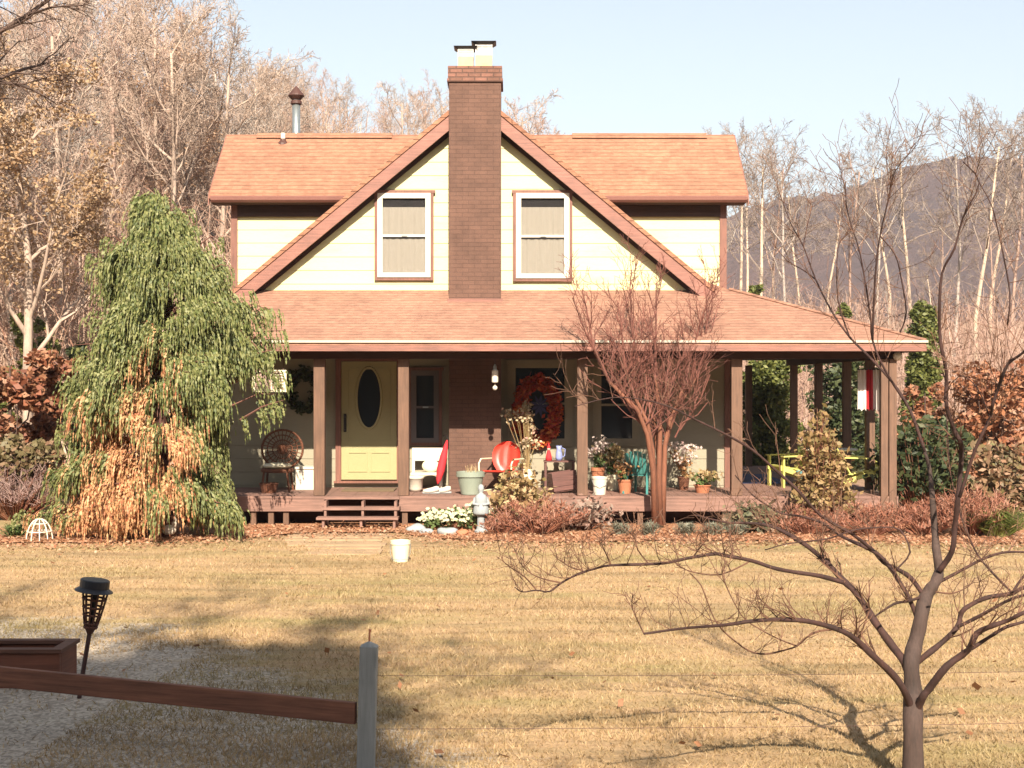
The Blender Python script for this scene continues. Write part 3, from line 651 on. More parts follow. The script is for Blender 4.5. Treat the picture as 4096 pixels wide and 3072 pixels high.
# --- right of the third post
b = Vector((X(2398, .35), .35, ZD)); t = thing('white_bucket', 'white plastic bucket on the deck right of the third post', 'bucket', b)
m = MB(); m.lathe(b, [(.10, 0), (.13, .27), (.137, .27), (.137, .30), (.125, .30), (.095, .02)], 24); m.build('body', M['white'], t)
m = MB(); m.tube([b+Vector((-.137, 0, .27)), b+Vector((-.10, -.09, .16)), b+Vector((0, -.14, .12)), b+Vector((.10, -.09, .16)), b+Vector((.137, 0, .27))], .004, 5); m.build('handle', M['grey_metal'], t)
def potted(name, label, u, y, pr, ph, pm, stem_h, fl, fs_, n, sp, seed, group=None, leafmat=None):
    b = Vector((X(u, y), y, ZD)); t = thing(name, label, 'potted plant', b, group); rnd = random.Random(seed)
    m = MB(); m.lathe(b, [(pr*.7, 0), (pr*.95, ph*.85), (pr*1.05, ph*.86), (pr*1.05, ph), (pr*.9, ph), (pr*.85, ph*.8)], 20); m.build('pot', pm, t)
    m = MB(); l = MB(); lg = MB()
    for i in range(14):
        top = b+Vector((rnd.gauss(0, sp), rnd.gauss(0, sp), ph+stem_h*rnd.uniform(.5, 1))); m.tube([b+Vector((0, 0, ph*.85)), (b+Vector((0, 0, ph))).lerp(top, .6), top], .004, 4, cap=False)
        for k in range(n//14): leaf(l, rnd, top+Vector((rnd.gauss(0, .05), rnd.gauss(0, .05), rnd.gauss(0, .04))), fs_, 1.3)
        for k in range(8): leaf(lg, rnd, b+Vector((0, 0, ph))+(top-b-Vector((0, 0, ph)))*rnd.random()+Vector((rnd.gauss(0, .04), rnd.gauss(0, .04), 0)), .05)
    m.build('stems', M['strawleaf'], t, uv=False); l.build('blossoms', fl, t, uv=False); lg.build('leaves', leafmat or M['greenleaf'], t, uv=False); return t
M['pinkfl'] = leafy('pink_white_petal', [(.80, .62, .58), (.85, .75, .66), (.70, .45, .42)])
potted('potted_plant', 'pink and white flowers in a tall red-brown pot by the third post', 2392, 1.0, .12, .42, M['terracotta'], .45, M['pinkfl'], .05, 240, .09, 1)
potted('potted_plant', 'pale dried plant in a cream pot below the right porch window', 2450, 1.3, .12, .28, M['cream'], .45, M['strawleaf'], .06, 300, .13, 2)
potted('potted_plant', 'rusty leaved plant in a brown pot left of the teal chair', 2500, .6, .13, .24, M['terracotta'], .25, M['dryleaf'], .06, 260, .1, 3)
potted('potted_plant', 'low plant in a terracotta bowl near the fourth porch post', 2810, .7, .15, .14, M['terracotta'], .22, M['strawleaf'], .05, 200, .12, 4)
potted('potted_plant', 'leggy pinkish plant against the cream wall right of the myrtle trunk', 2735, 1.4, .11, .24, M['wicker'], .6, M['pinkfl'], .05, 200, .14, 5, leafmat=M['dryleaf'])
# stacking plastic chair, teal
def plastic_chair(name, label, u, y, rot, mat, s=1.0, base=None):
    b = Vector((X(u, y), y, ZD)); t = thing(name, label, 'chair', b); Q = lambda x_, y_, z_: b+Matrix.Rotation(R(rot), 3, 'Z')@(Vector((x_, y_, z_))*s)
    def slab(nm, pts, th):
        m = MB(); P4 = [Q(*p) for p in pts]; nrm = (P4[1]-P4[0]).cross(P4[2]-P4[0]).normalized()*th; m.prism(P4, nrm*.5, -nrm*.5); m.build(nm, mat, t, bevel=.004)
    slab('seat', [(-.24, -.24, .40), (.24, -.24, .40), (.22, .22, .37), (-.22, .22, .37)], .02)
    m = MB()
    for i in range(5):
        a = -.2+i*.084; k = .06*(1-((i-2)/2.3)**2)
        m.prism([Q(a, .21, .40), Q(a+.068, .21, .40), Q(a*1.15+.072, .32, .80+k), Q(a*1.15, .32, .80+k)], Q(0, .008, 0)-b, Q(0, -.008, 0)-b)
    m.build('backrest', mat, t)
    for sx in (-1, 1):
        slab('armrest', [(sx*.27-.035, -.22, .60), (sx*.27+.035, -.22, .60), (sx*.27+.03, .27, .61), (sx*.27-.03, .27, .61)], .02)
        quick('leg', mat, t, lambda m: m.tube([Q(sx*.27, -.21, .59), Q(sx*.25, -.23, .38), Q(sx*.27, -.27, 0)], [.02, .028, .022], 6))
        quick('leg', mat, t, lambda m: m.tube([Q(sx*.26, .26, .60), Q(sx*.22, .22, .36), Q(sx*.26, .33, 0)], [.02, .028, .022], 6))
    return t
plastic_chair('plastic_chair', 'teal plastic chair on the deck left of the crape myrtle trunk', 2568, .65, 150, M['teal'], .85)
def adirondack(label, u, y, rot, mat):
    b = Vector((X(u, y), y, ZD)); t = thing('adirondack_chair', label, 'chair', b, 'yellow chairs at the side porch table'); Rm = Matrix.Rotation(R(rot), 3, 'Z'); Q = lambda p: b+Rm@Vector(p)
    def plank(m, a, c, w, th=.02):
        a, c = Vector(a), Vector(c); d = (c-a).normalized(); s = d.cross(Vector((0, 0, 1))) if abs(d.z) < .95 else Vector((1, 0, 0)); s.normalize(); n = s.cross(d)*th/2; s = s*w/2
        m.prism([Q(a-s), Q(a+s), Q(c+s), Q(c-s)], Rm@n, Rm@(-n))
    m = MB()
    for i in range(5): plank(m, (-.22+.11*i, .18, .28), (-.28+.14*i, .52, .92+.06*(1-abs(i-2)/2)), .10)
    m.build('backrest', mat, t)
    m = MB()
    for i in range(6): plank(m, (-.26, -.28+.09*i, .38-.02*i), (.26, -.28+.09*i, .38-.02*i), .08)
    m.build('seat', mat, t)
    for s in (-1, 1):
        m = MB(); plank(m, (s*.33, -.34, .56), (s*.33, .42, .58), .13); m.build('armrest', mat, t)
        m = MB(); plank(m, (s*.29, -.30, 0), (s*.29, -.30, .55), .09, .03); m.build('leg', mat, t)
        m = MB(); m.prism([Q((s*.27, -.34, .40)), Q((s*.27, -.34, .31)), Q((s*.27, .62, 0)), Q((s*.27, .70, .04))], Rm@Vector((-.012, 0, 0)), Rm@Vector((.012, 0, 0))); m.build('leg', mat, t)
    return t
adirondack('lime yellow slatted chair left of the small side-porch table', 3165, 2.3, -75, M['lime'])
adirondack('lime yellow slatted chair right of the small side-porch table', 3440, 1.5, 80, M['lime'])
b = Vector((X(3318, 2.2), 2.2, ZD)); t = thing('side_table', 'white topped round table on the side porch between yellow chairs', 'table', b)
m = MB(); m.lathe(b+Vector((0, 0, .66)), [(.48, 0), (.5, .01), (.5, .03), (.1, .035)], 32); m.build('tabletop', M['white'], t)
m = MB(); m.lathe(b, [(.22, 0), (.2, .03), (.04, .06), (.035, .62), (.15, .655)], 18); m.build('pedestal', M['white'], t)
t = boxes('blue_mat', painted('blue_woven_mat', (.05, .08, .20), .2, 20, .9), None, (4.15, 5.2, 3.0, 5.6, ZD+.004, ZD+.016), loc=(4.6, 4, ZD)); tag(t, 'dark blue mat on the side porch floor behind the corner post', 'mat')
x0 = X(3200, 2.0); t = thing('teal_bucket', 'pale teal bucket on the side porch beside the left yellow chair', 'bucket', (x0, 1.7, ZD))
m = MB(); m.lathe((x0, 1.7, ZD), [(.10, 0), (.13, .30), (.14, .30), (.14, .32), (.12, .32), (.10, .02)], 20); m.build('body', painted('pale_teal', (.18, .45, .48), .06, 5, .5), t)
# striped hanging banner at the right end
c = P(3478, 1440, .55); t = thing('hanging_banner', 'white hanging banner with a red centre stripe under the right porch roof', 'banner', c)
zb, ztop = Z(1640, .55), 2.62
def cloth(m, ua, ub, w=.02):
    n = 8; xs = [X(ua, .55)+(X(ub, .55)-X(ua, .55))*i/n for i in range(n+1)]
    top = [(x_, .55+.02*math.sin(i*1.9), ztop) for i, x_ in enumerate(xs)]; mid = [(x_+.01*math.sin(i), .55+w*math.sin(i*1.7), (ztop+zb)/2) for i, x_ in enumerate(xs)]; bot = [(x_-.008*math.sin(i*2), .55+w*1.5*math.sin(i*1.5+1), zb+.02*math.sin(i*1.3)) for i, x_ in enumerate(xs)]
    k = len(m.v); m.v += top+mid+bot
    for r_ in range(2):
        for i in range(n): a = k+r_*(n+1)+i; m.f.append((a, a+n+1, a+n+2, a+1))
m = MB(); cloth(m, 3432, 3465); cloth(m, 3493, 3528); o = m.build('cloth', painted('white_cloth', (.80, .72, .66), .05, 6, .8), t); o.modifiers.new('s', 'SOLIDIFY').thickness = .006
m = MB(); cloth(m, 3466, 3492); o = m.build('stripe', M['fabric_red'], t); o.modifiers.new('s', 'SOLIDIFY').thickness = .006
m = MB(); m.tube([(X(3428, .55), .55, ztop), (X(3532, .55), .55, ztop)], .012, 8); m.tube([(X(3478, .55), .55, ztop), (X(3478, .55), .2, 2.75), (X(3478, .55), .1, 2.80)], .004, 5); m.build('rod', M['black_metal'], t)
b = P(3590, 1425, -.1); t = thing('porch_light', 'small round white lamp at the right end of the porch beam', 'lamp', b)
m = MB(); m.sphere(b, .075, 16, 10); m.build('globe', M['white'], t, smooth=True); m = MB(); m.lathe(b+Vector((0, 0, .06)), [(.045, 0), (.045, .05), (.02, .06)], 12); m.tube([b+Vector((0, 0, .11)), b+Vector((-.1, .08, .15)), (6.46, .07, 2.85)], .012, 6); m.build('bracket', M['bronze'], t)
# ============================================================ garden
# statue (weathered figure on a post)
b = P(1924, 2110, -1.15); b.z = 0; t = thing('garden_statue', 'weathered grey statuette on a pedestal among the cream flowers', 'statue', b)
m = MB(); m.lathe(b, [(.11, 0), (.11, .04), (.075, .07), (.06, .12), (.06, .26), (.08, .30)], 16); m.build('pedestal', M['concrete'], t)
m = MB(); m.lathe(b+Vector((0, 0, .30)), [(.12, 0), (.13, .03), (.12, .10), (.10, .2), (.105, .26), (.075, .31), (.035, .335), (.03, .35), (.045, .38), (.05, .42), (.035, .465), (.01, .48)], 18); m.tube([b+Vector((-.09, 0, .56)), b+Vector((-.12, -.04, .47)), b+Vector((-.03, -.11, .46))], [.03, .026, .02], 8); m.tube([b+Vector((.09, 0, .56)), b+Vector((.12, -.04, .47)), b+Vector((.03, -.11, .46))], [.03, .026, .02], 8); m.build('figure', M['concrete'], t, smooth=True)
b = P(676, 2125, -2.0); b.z = 0; t = thing('garden_statue', 'tiny white and grey goose statue in front of the weeping conifer', 'statue', b)
m = MB(); m.sphere(b+Vector((0, 0, .14)), .09, 14, 10, (1.25, .8, .9)); m.tube([b+Vector((.07, 0, .18)), b+Vector((.10, 0, .27)), b+Vector((.085, 0, .34)), b+Vector((.11, 0, .37))], [.045, .03, .025, .032], 10); m.build('body', M['white'], t, smooth=True)
m = MB(); m.tube([b+Vector((.12, 0, .37)), b+Vector((.18, 0, .36))], [.018, .004], 6); m.tube([b+Vector((.02, .03, .1)), b+Vector((.02, .03, 0))], .012, 5); m.tube([b+Vector((.02, -.03, .1)), b+Vector((.02, -.03, 0))], .012, 5); m.build('beak_and_feet', M['terracotta'], t)
# wire arch / cloche on the left
b = P(158, 2148, -2.3); b.z = 0; t = thing('wire_cloche', 'white domed wire cloche at the foot of the bed far left', 'plant cloche', b)
m = MB()
for k in range(5):
    a = k*PI/5; m.tube([b+Vector((math.cos(a)*.2*math.cos(q), math.sin(a)*.2*math.cos(q), .34*math.sin(q))) for q in [i*PI/14 for i in range(15)]], .009, 5)
m.build('ribs', M['white'], t); m = MB()
for z_, r_ in ((.01, .2), (.15, .18), (.27, .12)): m.tube([b+Vector((math.cos(a)*r_, math.sin(a)*r_, z_)) for a in [i*PI/12 for i in range(25)]], .009, 5)
m.build('rings', M['white'], t)
# white chrysanthemums: three low mounds
for k, (u, v, r_, h_) in enumerate(((1730, 2100, .20, .30), (1820, 2095, .24, .36), (1905, 2085, .20, .42))):
    t = clump('chrysanthemum', ('leftmost low mound of cream white flowers before the deck', 'middle and widest mound of cream white flowers before the deck', 'mound of cream white flowers just behind the grey statuette')[k], 'flowers', u, v, -.75-.05*k, r_, h_, 320, M['greenleaf'], 'leaf', .045, 'cream flowers in the bed', 10+k)
    rnd = random.Random(40+k); m = MB(); b = Vector(t.location)
    for i in range(70):
        a = rnd.uniform(0, 6.28); q = rnd.random()**.5*r_*1.25; c = b+Vector((math.cos(a)*q, math.sin(a)*q-.03, h_*(.95-.5*(q/(r_*1.25))**2)+rnd.gauss(.02, .03)))
        nrm = Vector((rnd.gauss(0, .3), -.7, .8)).normalized(); e1 = nrm.orthogonal().normalized(); e2 = nrm.cross(e1)
        for j in range(6):
            p_ = c+(e1*math.cos(j*PI/3)+e2*math.sin(j*PI/3))*.036; w_ = (-e1*math.sin(j*PI/3)+e2*math.cos(j*PI/3))*.02; m.add([c, c.lerp(p_, .5)+w_, p_, c.lerp(p_, .5)-w_], [(0, 1, 2, 3)])
    m.build('blossoms', M['mum'], t, uv=False)
t = clump('chrysanthemum', 'single small cream bloom cluster right of the grey statuette', 'flowers', 1965, 2075, -.9, .12, .36, 90, M['greenleaf'], 'leaf', .04, 'cream flowers in the bed', 19)
rnd = random.Random(77); m = MB(); b = Vector(t.location)
for i in range(26): leaf(m, rnd, b+Vector((rnd.gauss(0, .07), -.06, .33+rnd.gauss(0, .05))), .06, 1.1)
m.build('blossoms', M['mum'], t, uv=False)
# rocks at the bed edge
def rock(u, v, y, s, label, seed, mat=None):
    rnd = random.Random(seed); b = P(u, v, y); b.z = 0; m = MB(); m.sphere((0, 0, 0), s, 14, 9, (1.2, .9, .65))
    vs = []
    ph = [rnd.uniform(0, 6) for _ in range(6)]
    for v_ in m.v:
        p = Vector(v_); k = 1+.16*math.sin(p.x/s*2.3+ph[0])*math.cos(p.y/s*2.9+ph[1])+.1*math.sin(p.z/s*5+ph[2]+p.x/s*3); vs.append(tuple(p*k+b+Vector((0, 0, s*.35))))
    m.v = vs; o = m.build('rock', mat or M['concrete'], None, loc=b, smooth=True, uv=False); tag(o, label, 'rock', 'rocks along the flower bed')
rock(1665, 2090, -1.0, .13, 'pale grey rounded rock at the right foot of the steps', 1)
rock(1705, 2120, -1.3, .10, 'small darker rock below the leftmost cream flowers', 2)
rock(1790, 2125, -1.4, .13, 'mauve grey rock below the middle cream flowers', 3)
rock(1850, 2125, -1.5, .10, 'small tan rock left of the grey statuette', 4, M['terracotta'])
# shrubs in the bed
clump('dried_shrub', 'tan dried shrub with curled leaves standing before the deck right of the planter', 'shrub', 2075, 2100, -.75, .50, 1.05, 900, M['strawleaf'], 'leaf', .07, None, 21)
clump('dried_shrub', 'broad low red-brown twiggy shrub below the tan dried shrub', 'shrub', 2150, 2160, -1.35, .85, .55, 1500, M['redtwig'], 'twig', .05, None, 22)
clump('dried_shrub', 'low red twiggy shrub at the bed edge right of the statuette', 'shrub', 2010, 2150, -1.4, .42, .36, 600, M['redtwig'], 'twig', .05, None, 23)
clump('dried_shrub', 'greyish pink fading shrub against the deck left of the myrtle', 'shrub', 2330, 2110, -.7, .55, .52, 900, leafy('grey_pink_leaf', [(.36, .28, .22), (.30, .17, .13), (.42, .36, .30), (.24, .13, .1)]), 'leaf', .06, None, 24)
for k, (u, r_) in enumerate(((2480, .22), (2600, .20), (2745, .25), (2850, .26), (2950, .18))):
    clump('lavender', ('first silvery clump from the left along the bed edge', 'silvery clump just below the myrtle trunk', 'silvery clump right of the myrtle trunk', 'largest silvery clump between myrtle and right shrubs', 'rightmost silvery clump at the end of the row')[k], 'lavender plant', u, 2160, -1.6, r_, .26, 520, M['silverleaf'], 'blade', .014, 'silvery clumps along the bed edge', 30+k)
clump('dried_shrub', 'tall cone shaped brown-green shrub in front of the side porch', 'shrub', 3290, 2080, -.8, .50, 1.95, 2600, leafy('bronze_leaf', [(.20, .15, .05), (.32, .21, .09), (.40, .26, .12), (.16, .13, .04)]), 'leaf', .06, None, 41, shape=1.6)
clump('dried_shrub', 'sprawling dull green shrub at the side porch corner', 'shrub', 3020, 2120, -1.0, .55, .42, 900, leafy('dull_green', [(.10, .12, .07), (.20, .19, .10), (.26, .16, .1), (.06, .08, .05)]), 'leaf', .07, None, 42)
for k, (u, v, r_, h_) in enumerate(((3230, 2160, .7, .42), (3480, 2170, .8, .5), (3700, 2170, .75, .55), (3880, 2120, .7, .8))):
    clump('dried_shrub', ('red-brown twiggy shrub below the side porch steps end', 'red-brown twiggy shrub below the paired corner post', 'red-brown twiggy shrub right of the paired corner post', 'tall red-brown twiggy shrub nearest the right edge')[k], 'shrub', u, v, -1.3-.1*k, r_, h_, 1300, M['redtwig'], 'twig', .05, 'red-brown shrubs at the right', 50+k)
clump('ornamental_grass', 'yellow-green grassy tuft at the right edge of the lawn', 'grass tuft', 3985, 2195, -1.8, .62, .55, 1500, M['yellowgreen'], 'blade', .016, None, 61)
clump('leafy_shrub', 'dark glossy evergreen shrub right of the corner post', 'shrub', 3680, 2030, .6, .75, 1.7, 3200, M['darkgreen'], 'leaf', .08, None, 62, shape=.7)
clump('ornamental_grass', 'bright green leafy tuft at the far left of the bed', 'plant', 60, 2130, -1.9, .3, .25, 500, M['greenleaf'], 'blade', .03, None, 63)
clump('dried_shrub', 'grey and brown twiggy thicket at the far left edge', 'shrub', 60, 2080, .8, 1.0, .95, 2200, leafy('mauve_twig', [(.22, .13, .12), (.30, .20, .17), (.16, .09, .08)], trans=.05), 'twig', .05, None, 64)
# bucket on the lawn
b = P(1602, 2240, -4.85); b.z = 0; t = thing('bucket', 'cream plastic bucket standing alone on the dry lawn', 'bucket', b)
m = MB(); m.lathe(b, [(.095, 0), (.10, .01), (.125, .24), (.135, .245), (.135, .29), (.125, .29), (.10, .03)], 28); m.build('body', M['cream'], t)
m = MB(); m.tube([b+Vector((.135, 0, .25)), b+Vector((.13, -.06, .12)), b+Vector((.10, -.14, .06)), b+Vector((0, -.17, .05)), b+Vector((-.10, -.14, .06)), b+Vector((-.13, -.06, .12)), b+Vector((-.135, 0, .25))], .004, 5); m.build('handle', M['grey_metal'], t)
# ============================================================ fence, torch, box in the foreground
yF = -15.4
yy = [yF-.0, yF+.65]
px0, px1 = X(1424, yF), X(1494, yF)
t = thing('fence_post', 'weathered grey square fence post with a rusty rod on top', 'fence post', ((px0+px1)/2, yF, 0))
M['grey_wood'] = wood('grey_weathered_wood', (.30, .31, .30), .85, 'v', .2)
zt = Z(2575, yF); tl = Matrix.Translation((px0, yF, 0)) @ Matrix.Rotation(R(1.6), 4, 'Y'); w_ = px1-px0
m = MB(); m.box(0, w_, 0, .09, -.3, zt-.02, tl); m.add([tl@Vector(p) for p in [(0, 0, zt-.02), (w_, 0, zt-.02), (w_, .09, zt-.02), (0, .09, zt-.02), (w_*.5, .045, zt+.012)]], [(0, 1, 4), (1, 2, 4), (2, 3, 4), (3, 0, 4)]); m.build('shaft', M['grey_wood'], t, bevel=.004)
m = MB(); a = tl@Vector((w_*.5, .045, zt-.01)); m.tube([a, a+Vector((.002, 0, .07)), a+Vector((.006, 0, .09))], [.006, .006, .009], 8); m.build('rod', M['terracotta'], t)
# rail: one long plank running left from the post
ra = Vector((px0-.01, yF+.02, 0)); rb = Vector((-4.6, yF+1.1, 0))
def rail(name, label, za, zb_, hgt, th, mat, pa, pb):
    m = MB(); d = (pb-pa).normalized(); s = Vector((-d.y, d.x, 0))*th
    m.prism([Vector((pa.x, pa.y, za)), Vector((pb.x, pb.y, zb_)), Vector((pb.x, pb.y, zb_-hgt)), Vector((pa.x, pa.y, za-hgt))], (0, 0, 0), s); o = m.build(name, mat, None, loc=(pa.x, pa.y, 0), bevel=.006); tag(o, label, 'fence rail'); return o
rail('fence_rail', 'brown wooden rail running left from the grey fence post', .46, .58, .13, -.04, wood('rail_wood', (.20, .08, .045), .8, var=.5), ra, rb)
for k, zz in enumerate((.62, .30)):
    m = MB(); pts = [Vector((px1+(7.5)*i/12, yF+.04+.6*i/12, zz-.04*math.sin(PI*i/12))) for i in range(13)]; m.tube(pts, .0016, 5); o = m.build('fence_wire', M['dark_metal'], None, loc=(px1, yF, 0)); tag(o, ('thin upper wire stretched right from the grey fence post', 'thin lower wire stretched right from the grey fence post')[k], 'wire', 'fence wires')
# brown timber box at the left
yb = -12.85; t = thing('timber_box', 'dark brown timber box behind the rail at the lower left', 'timber box', (X(110, yb), yb, 0))
x0, x1 = X(-120, yb), X(238, yb); z1 = Z(2612, yb)
boxes('side', wood('dark_brown_timber', (.16, .055, .03), .8), t, (x0, x1, yb, yb+.05, 0, z1), (x0, x1, yb+.4, yb+.45, 0, z1), (x0, x0+.05, yb+.051, yb+.399, 0, z1), (x1-.05, x1, yb+.051, yb+.399, 0, z1), bevel=.006)
boxes('rim', wood('dark_brown_rim', (.12, .05, .03), .8), t, (x0-.02, x1+.02, yb-.02, yb+.07, z1+.001, z1+.03), (x0-.02, x1+.02, yb+.38, yb+.47, z1+.001, z1+.03), (x0-.02, x0+.07, yb+.071, yb+.379, z1+.001, z1+.03), (x1-.07, x1+.02, yb+.071, yb+.379, z1+.001, z1+.03))
boxes('soil', M['soil'], t, (x0+.05, x1-.05, yb+.05, yb+.4, z1-.1, z1-.06))
# solar torch lamp
yt = -13.2; a = P(330, 2700, yt); top = P(382, 2330, yt); d = (top-a).normalized(); base = a-d*((a.z+.1)/d.z); sc = (yt+24)/F
t = thing('garden_torch', 'dark solar torch lamp leaning above the lawn at the lower left', 'garden torch', Vector((base.x, yt, 0)))
ax = Vector((0, 0, 1)).rotation_difference(d).to_matrix(); cup = P(362, 2508, yt)
m = MB(); m.tube([base, a, cup], .017, 10); m.build('pole', wood('dark_bamboo', (.05, .018, .016), .5, 'v'), t)
H_ = (P(374, 2362, yt)-cup).length; cane = wood('torch_cane', (.10, .035, .02), .6, 'v')
m = MB(); rr = lambda k: (22+26*k**.8)*sc*1.05
for i in range(12):
    q = 2*PI*i/12; m.tube([cup+ax@Vector((math.cos(q)*rr(k), math.sin(q)*rr(k), H_*k)) for k in (0, .25, .5, .75, 1)], .0075, 5)
for k in (0, .1, .34, .55, .78, 1):
    m.tube([cup+ax@Vector((math.cos(q)*rr(k), math.sin(q)*rr(k), H_*k)) for q in [j*PI/10 for j in range(21)]], .013 if k in (0, 1) else .009, 5)
m.lathe(cup, [(.02, -.05), (rr(0)*.95, -.01), (rr(0), .02)], 14, ax); m.build('basket', cane, t)
m = MB(); m.lathe(cup+ax@Vector((0, 0, .03)), [(.018, 0), (.024, H_*.8)], 10, ax); m.build('lamp_core', M['bronze'], t)
lid = P(376, 2358, yt)
m = MB(); m.lathe(lid, [(76*sc, -.014), (75*sc, -.008), (57*sc, .014), (58*sc, .016), (58*sc, .070), (54*sc, .076), (.01, .078)], 22, ax); m.build('lid', M['black_metal'], t)
# ============================================================ trees
M['bark_tan'] = bark('pale_tan_bark', (.40, .30, .235))
M['bark_grey'] = bark('grey_bark', (.35, .30, .26))
M['bark_pink'] = bark('pinkish_bark', (.35, .235, .185))
M['bark_white'] = bark('white_bark', (.50, .39, .29), .25)
M['twig_grey'] = bark('grey_twig', (.235, .185, .155))
M['bark_red'] = bark('cinnamon_bark', (.20, .075, .04))
M['bark_fore'] = bark('red_brown_bark', (.045, .018, .014), .55, 9)
M['bark_fore_grey'] = bark('grey_brown_bark', (.062, .038, .031), .55, 9)
M['bark_dark'] = bark('dark_bark', (.10, .06, .045))
def bend(rnd, d, a):
    return (d+Vector((rnd.gauss(0, a), rnd.gauss(0, a), rnd.gauss(0, a)))).normalized()
def grow(rnd, out, tips, p, d, L, r, lev, maxl, o):
    nseg = (7, 5, 4, 3, 3)[lev]; pts = [p.copy()]; rad = [r]; dirs = [d.copy()]; rend = r*(.35 if lev == 0 else .3)
    for i in range(nseg):
        d = bend(rnd, d, o['wig'][lev]); d = (d+Vector((0, 0, o['up'][lev]))).normalized()
        p = p+d*(L/nseg); pts.append(p.copy()); dirs.append(d.copy()); rad.append(max(o['rmin'], r+(rend-r)*(i+1)/nseg))
    out[0 if lev < o.get('split', 2) else 1].tube(pts, rad, (7, 5, 4, 3, 3)[lev], cap=(lev == 0))
    if lev >= maxl: tips.append(pts[-1]); tips.append(pts[-2]); return
    n = o['n'][lev]
    for i in range(n):
        f = o['start'][lev]+(1-o['start'][lev])*(i+rnd.uniform(.1, .9))/n; x = f*nseg; k = min(int(x), nseg-1); q = pts[k].lerp(pts[k+1], x-k); dd = dirs[k+1]
        ang = R(rnd.uniform(*o['ang'][lev])); az = rnd.uniform(0, 2*PI) if lev else i*2.4+rnd.uniform(-.4, .4)
        s = dd.orthogonal().normalized(); s = Matrix.Rotation(az, 3, dd)@s
        nd = (dd*math.cos(ang)+s*math.sin(ang)).normalized(); rr_ = rad[k]*rnd.uniform(.45, .68)
        ln = L*o['len'][lev]*(1.1-.55*f if lev == 0 else 1.1-.45*f)*rnd.uniform(.7, 1.2)
        grow(rnd, out, tips, q, nd, ln, max(rr_, o['rmin']), lev+1, maxl, o)
    tips.append(pts[-1])
FOREST = dict(wig=(.04, .10, .14, .18, .2), up=(.02, .10, .07, .03, 0), n=(12, 6, 6, 4), start=(.3, .2, .15, .1), ang=((30, 62), (25, 55), (25, 60), (25, 70)), len=(.42, .50, .52, .55), rmin=.011)
def proto(seed, mat, name='bare_tree', H=14.0, r=.17, opt=None, leaf_mat=None, nleaf=0, lsize=.12, maxl=4, leaf_name='leaves', crown_mat=None):
    rnd = random.Random(seed); o = dict(FOREST); o.update(opt or {}); out = [MB(), MB()]; tips = []
    grow(rnd, out, tips, Vector((0, 0, -.3)), Vector((rnd.gauss(0, .04), rnd.gauss(0, .04), 1)).normalized(), H, r, 0, maxl, o)
    t = thing(name, 'x', 'tree', (0, 0, 0))
    out[0].build('trunk', mat, t, uv=False, smooth=True); out[1].build('crown', crown_mat or mat, t, uv=False)
    if nleaf:
        lv = MB(); keep = [p for p in tips if rnd.random() < .85]; leaf_cloud(lv, rnd, keep, nleaf, lsize, lsize*1.6); lv.build(leaf_name, leaf_mat, t, uv=False)
    t['H'] = max(p.z for p in tips)
    return t
protos = [proto(11, M['bark_tan']), proto(12, M['bark_grey'], opt=dict(n=(13, 7, 6, 4))), proto(13, M['bark_pink'], opt=dict(ang=((20, 45), (20, 45), (25, 55), (25, 60)))), proto(14, M['bark_tan'], opt=dict(start=(.45, .2, .15, .1))),
          proto(15, M['bark_white'], r=.15, crown_mat=M['twig_grey'], opt=dict(start=(.5, .25, .15, .1), n=(9, 6, 5, 4), split=1)),
          proto(16, M['bark_grey'], r=.13, crown_mat=M['twig_grey'], opt=dict(start=(.45, .25, .15, .1), n=(9, 6, 5, 4))), proto(17, M['bark_pink'], r=.13, crown_mat=M['twig_grey'], opt=dict(start=(.4, .25, .15, .1), n=(9, 6, 5, 4)))]
used = set()
def place(pr, u, y, H, rot, label, group, x=None):
    xx = X(u, y) if x is None else x
    if pr.name not in used: t = pr; used.add(pr.name)
    else: t = copy_tree(pr)
    t.location = (xx, y, ground(xx, y)); s = H/pr['H']; t.scale = (s, s, s); t.rotation_euler = (0, 0, rot); tag(t, label, 'tree', group); return t
def lerp_tab(tab, u):
    for (a, va), (b, vb) in zip(tab, tab[1:]):
        if a <= u <= b: return va+(vb-va)*(u-a)/(b-a)
    return tab[0][1] if u < tab[0][0] else tab[-1][1]
TOP = [(-400, -150), (700, -110), (950, 20), (1050, 190), (1200, 300), (1400, 385), (1530, 430), (1600, 300), (1750, 270), (1850, 330), (2050, 340), (2130, 320), (2230, 440), (2330, 520), (2400, 480), (2560, 555), (2800, 560), (2900, 470), (3000, 455), (3180, 480), (3260, 640), (3400, 500), (3520, 480), (3650, 430), (3730, 600), (3800, 400), (3920, 370), (4050, 380), (4400, 430)]
rnd = random.Random(2024); n = 0
LT = 'bare tan-grey tree in the dense woods left of and behind the house'
CT = 'distant bare tree rising above the house roof'
RT = 'slender bare tree in front of the mountain right of the house'
for k in range(80):
    f = rnd.random(); y = 14+56*f
    u = rnd.uniform(-380, 1080) if k < 58 else rnd.uniform(1000, 1560)
    if k >= 58: y = rnd.uniform(34, 75)
    xx = X(u, y)
    if xx > -6.5 and y < 12: continue
    vt = lerp_tab(TOP, u)+abs(rnd.gauss(0, 150))*(1 if k % 3 else .1); H = Z(vt, y)-ground(xx, y)
    H = min(max(H, 6), 26); pr = protos[k % 4]; place(pr, u, y, H, rnd.uniform(0, 6.28), LT if k < 58 else CT, 'bare trees in the woods on the left' if k < 58 else 'distant trees above the roof')
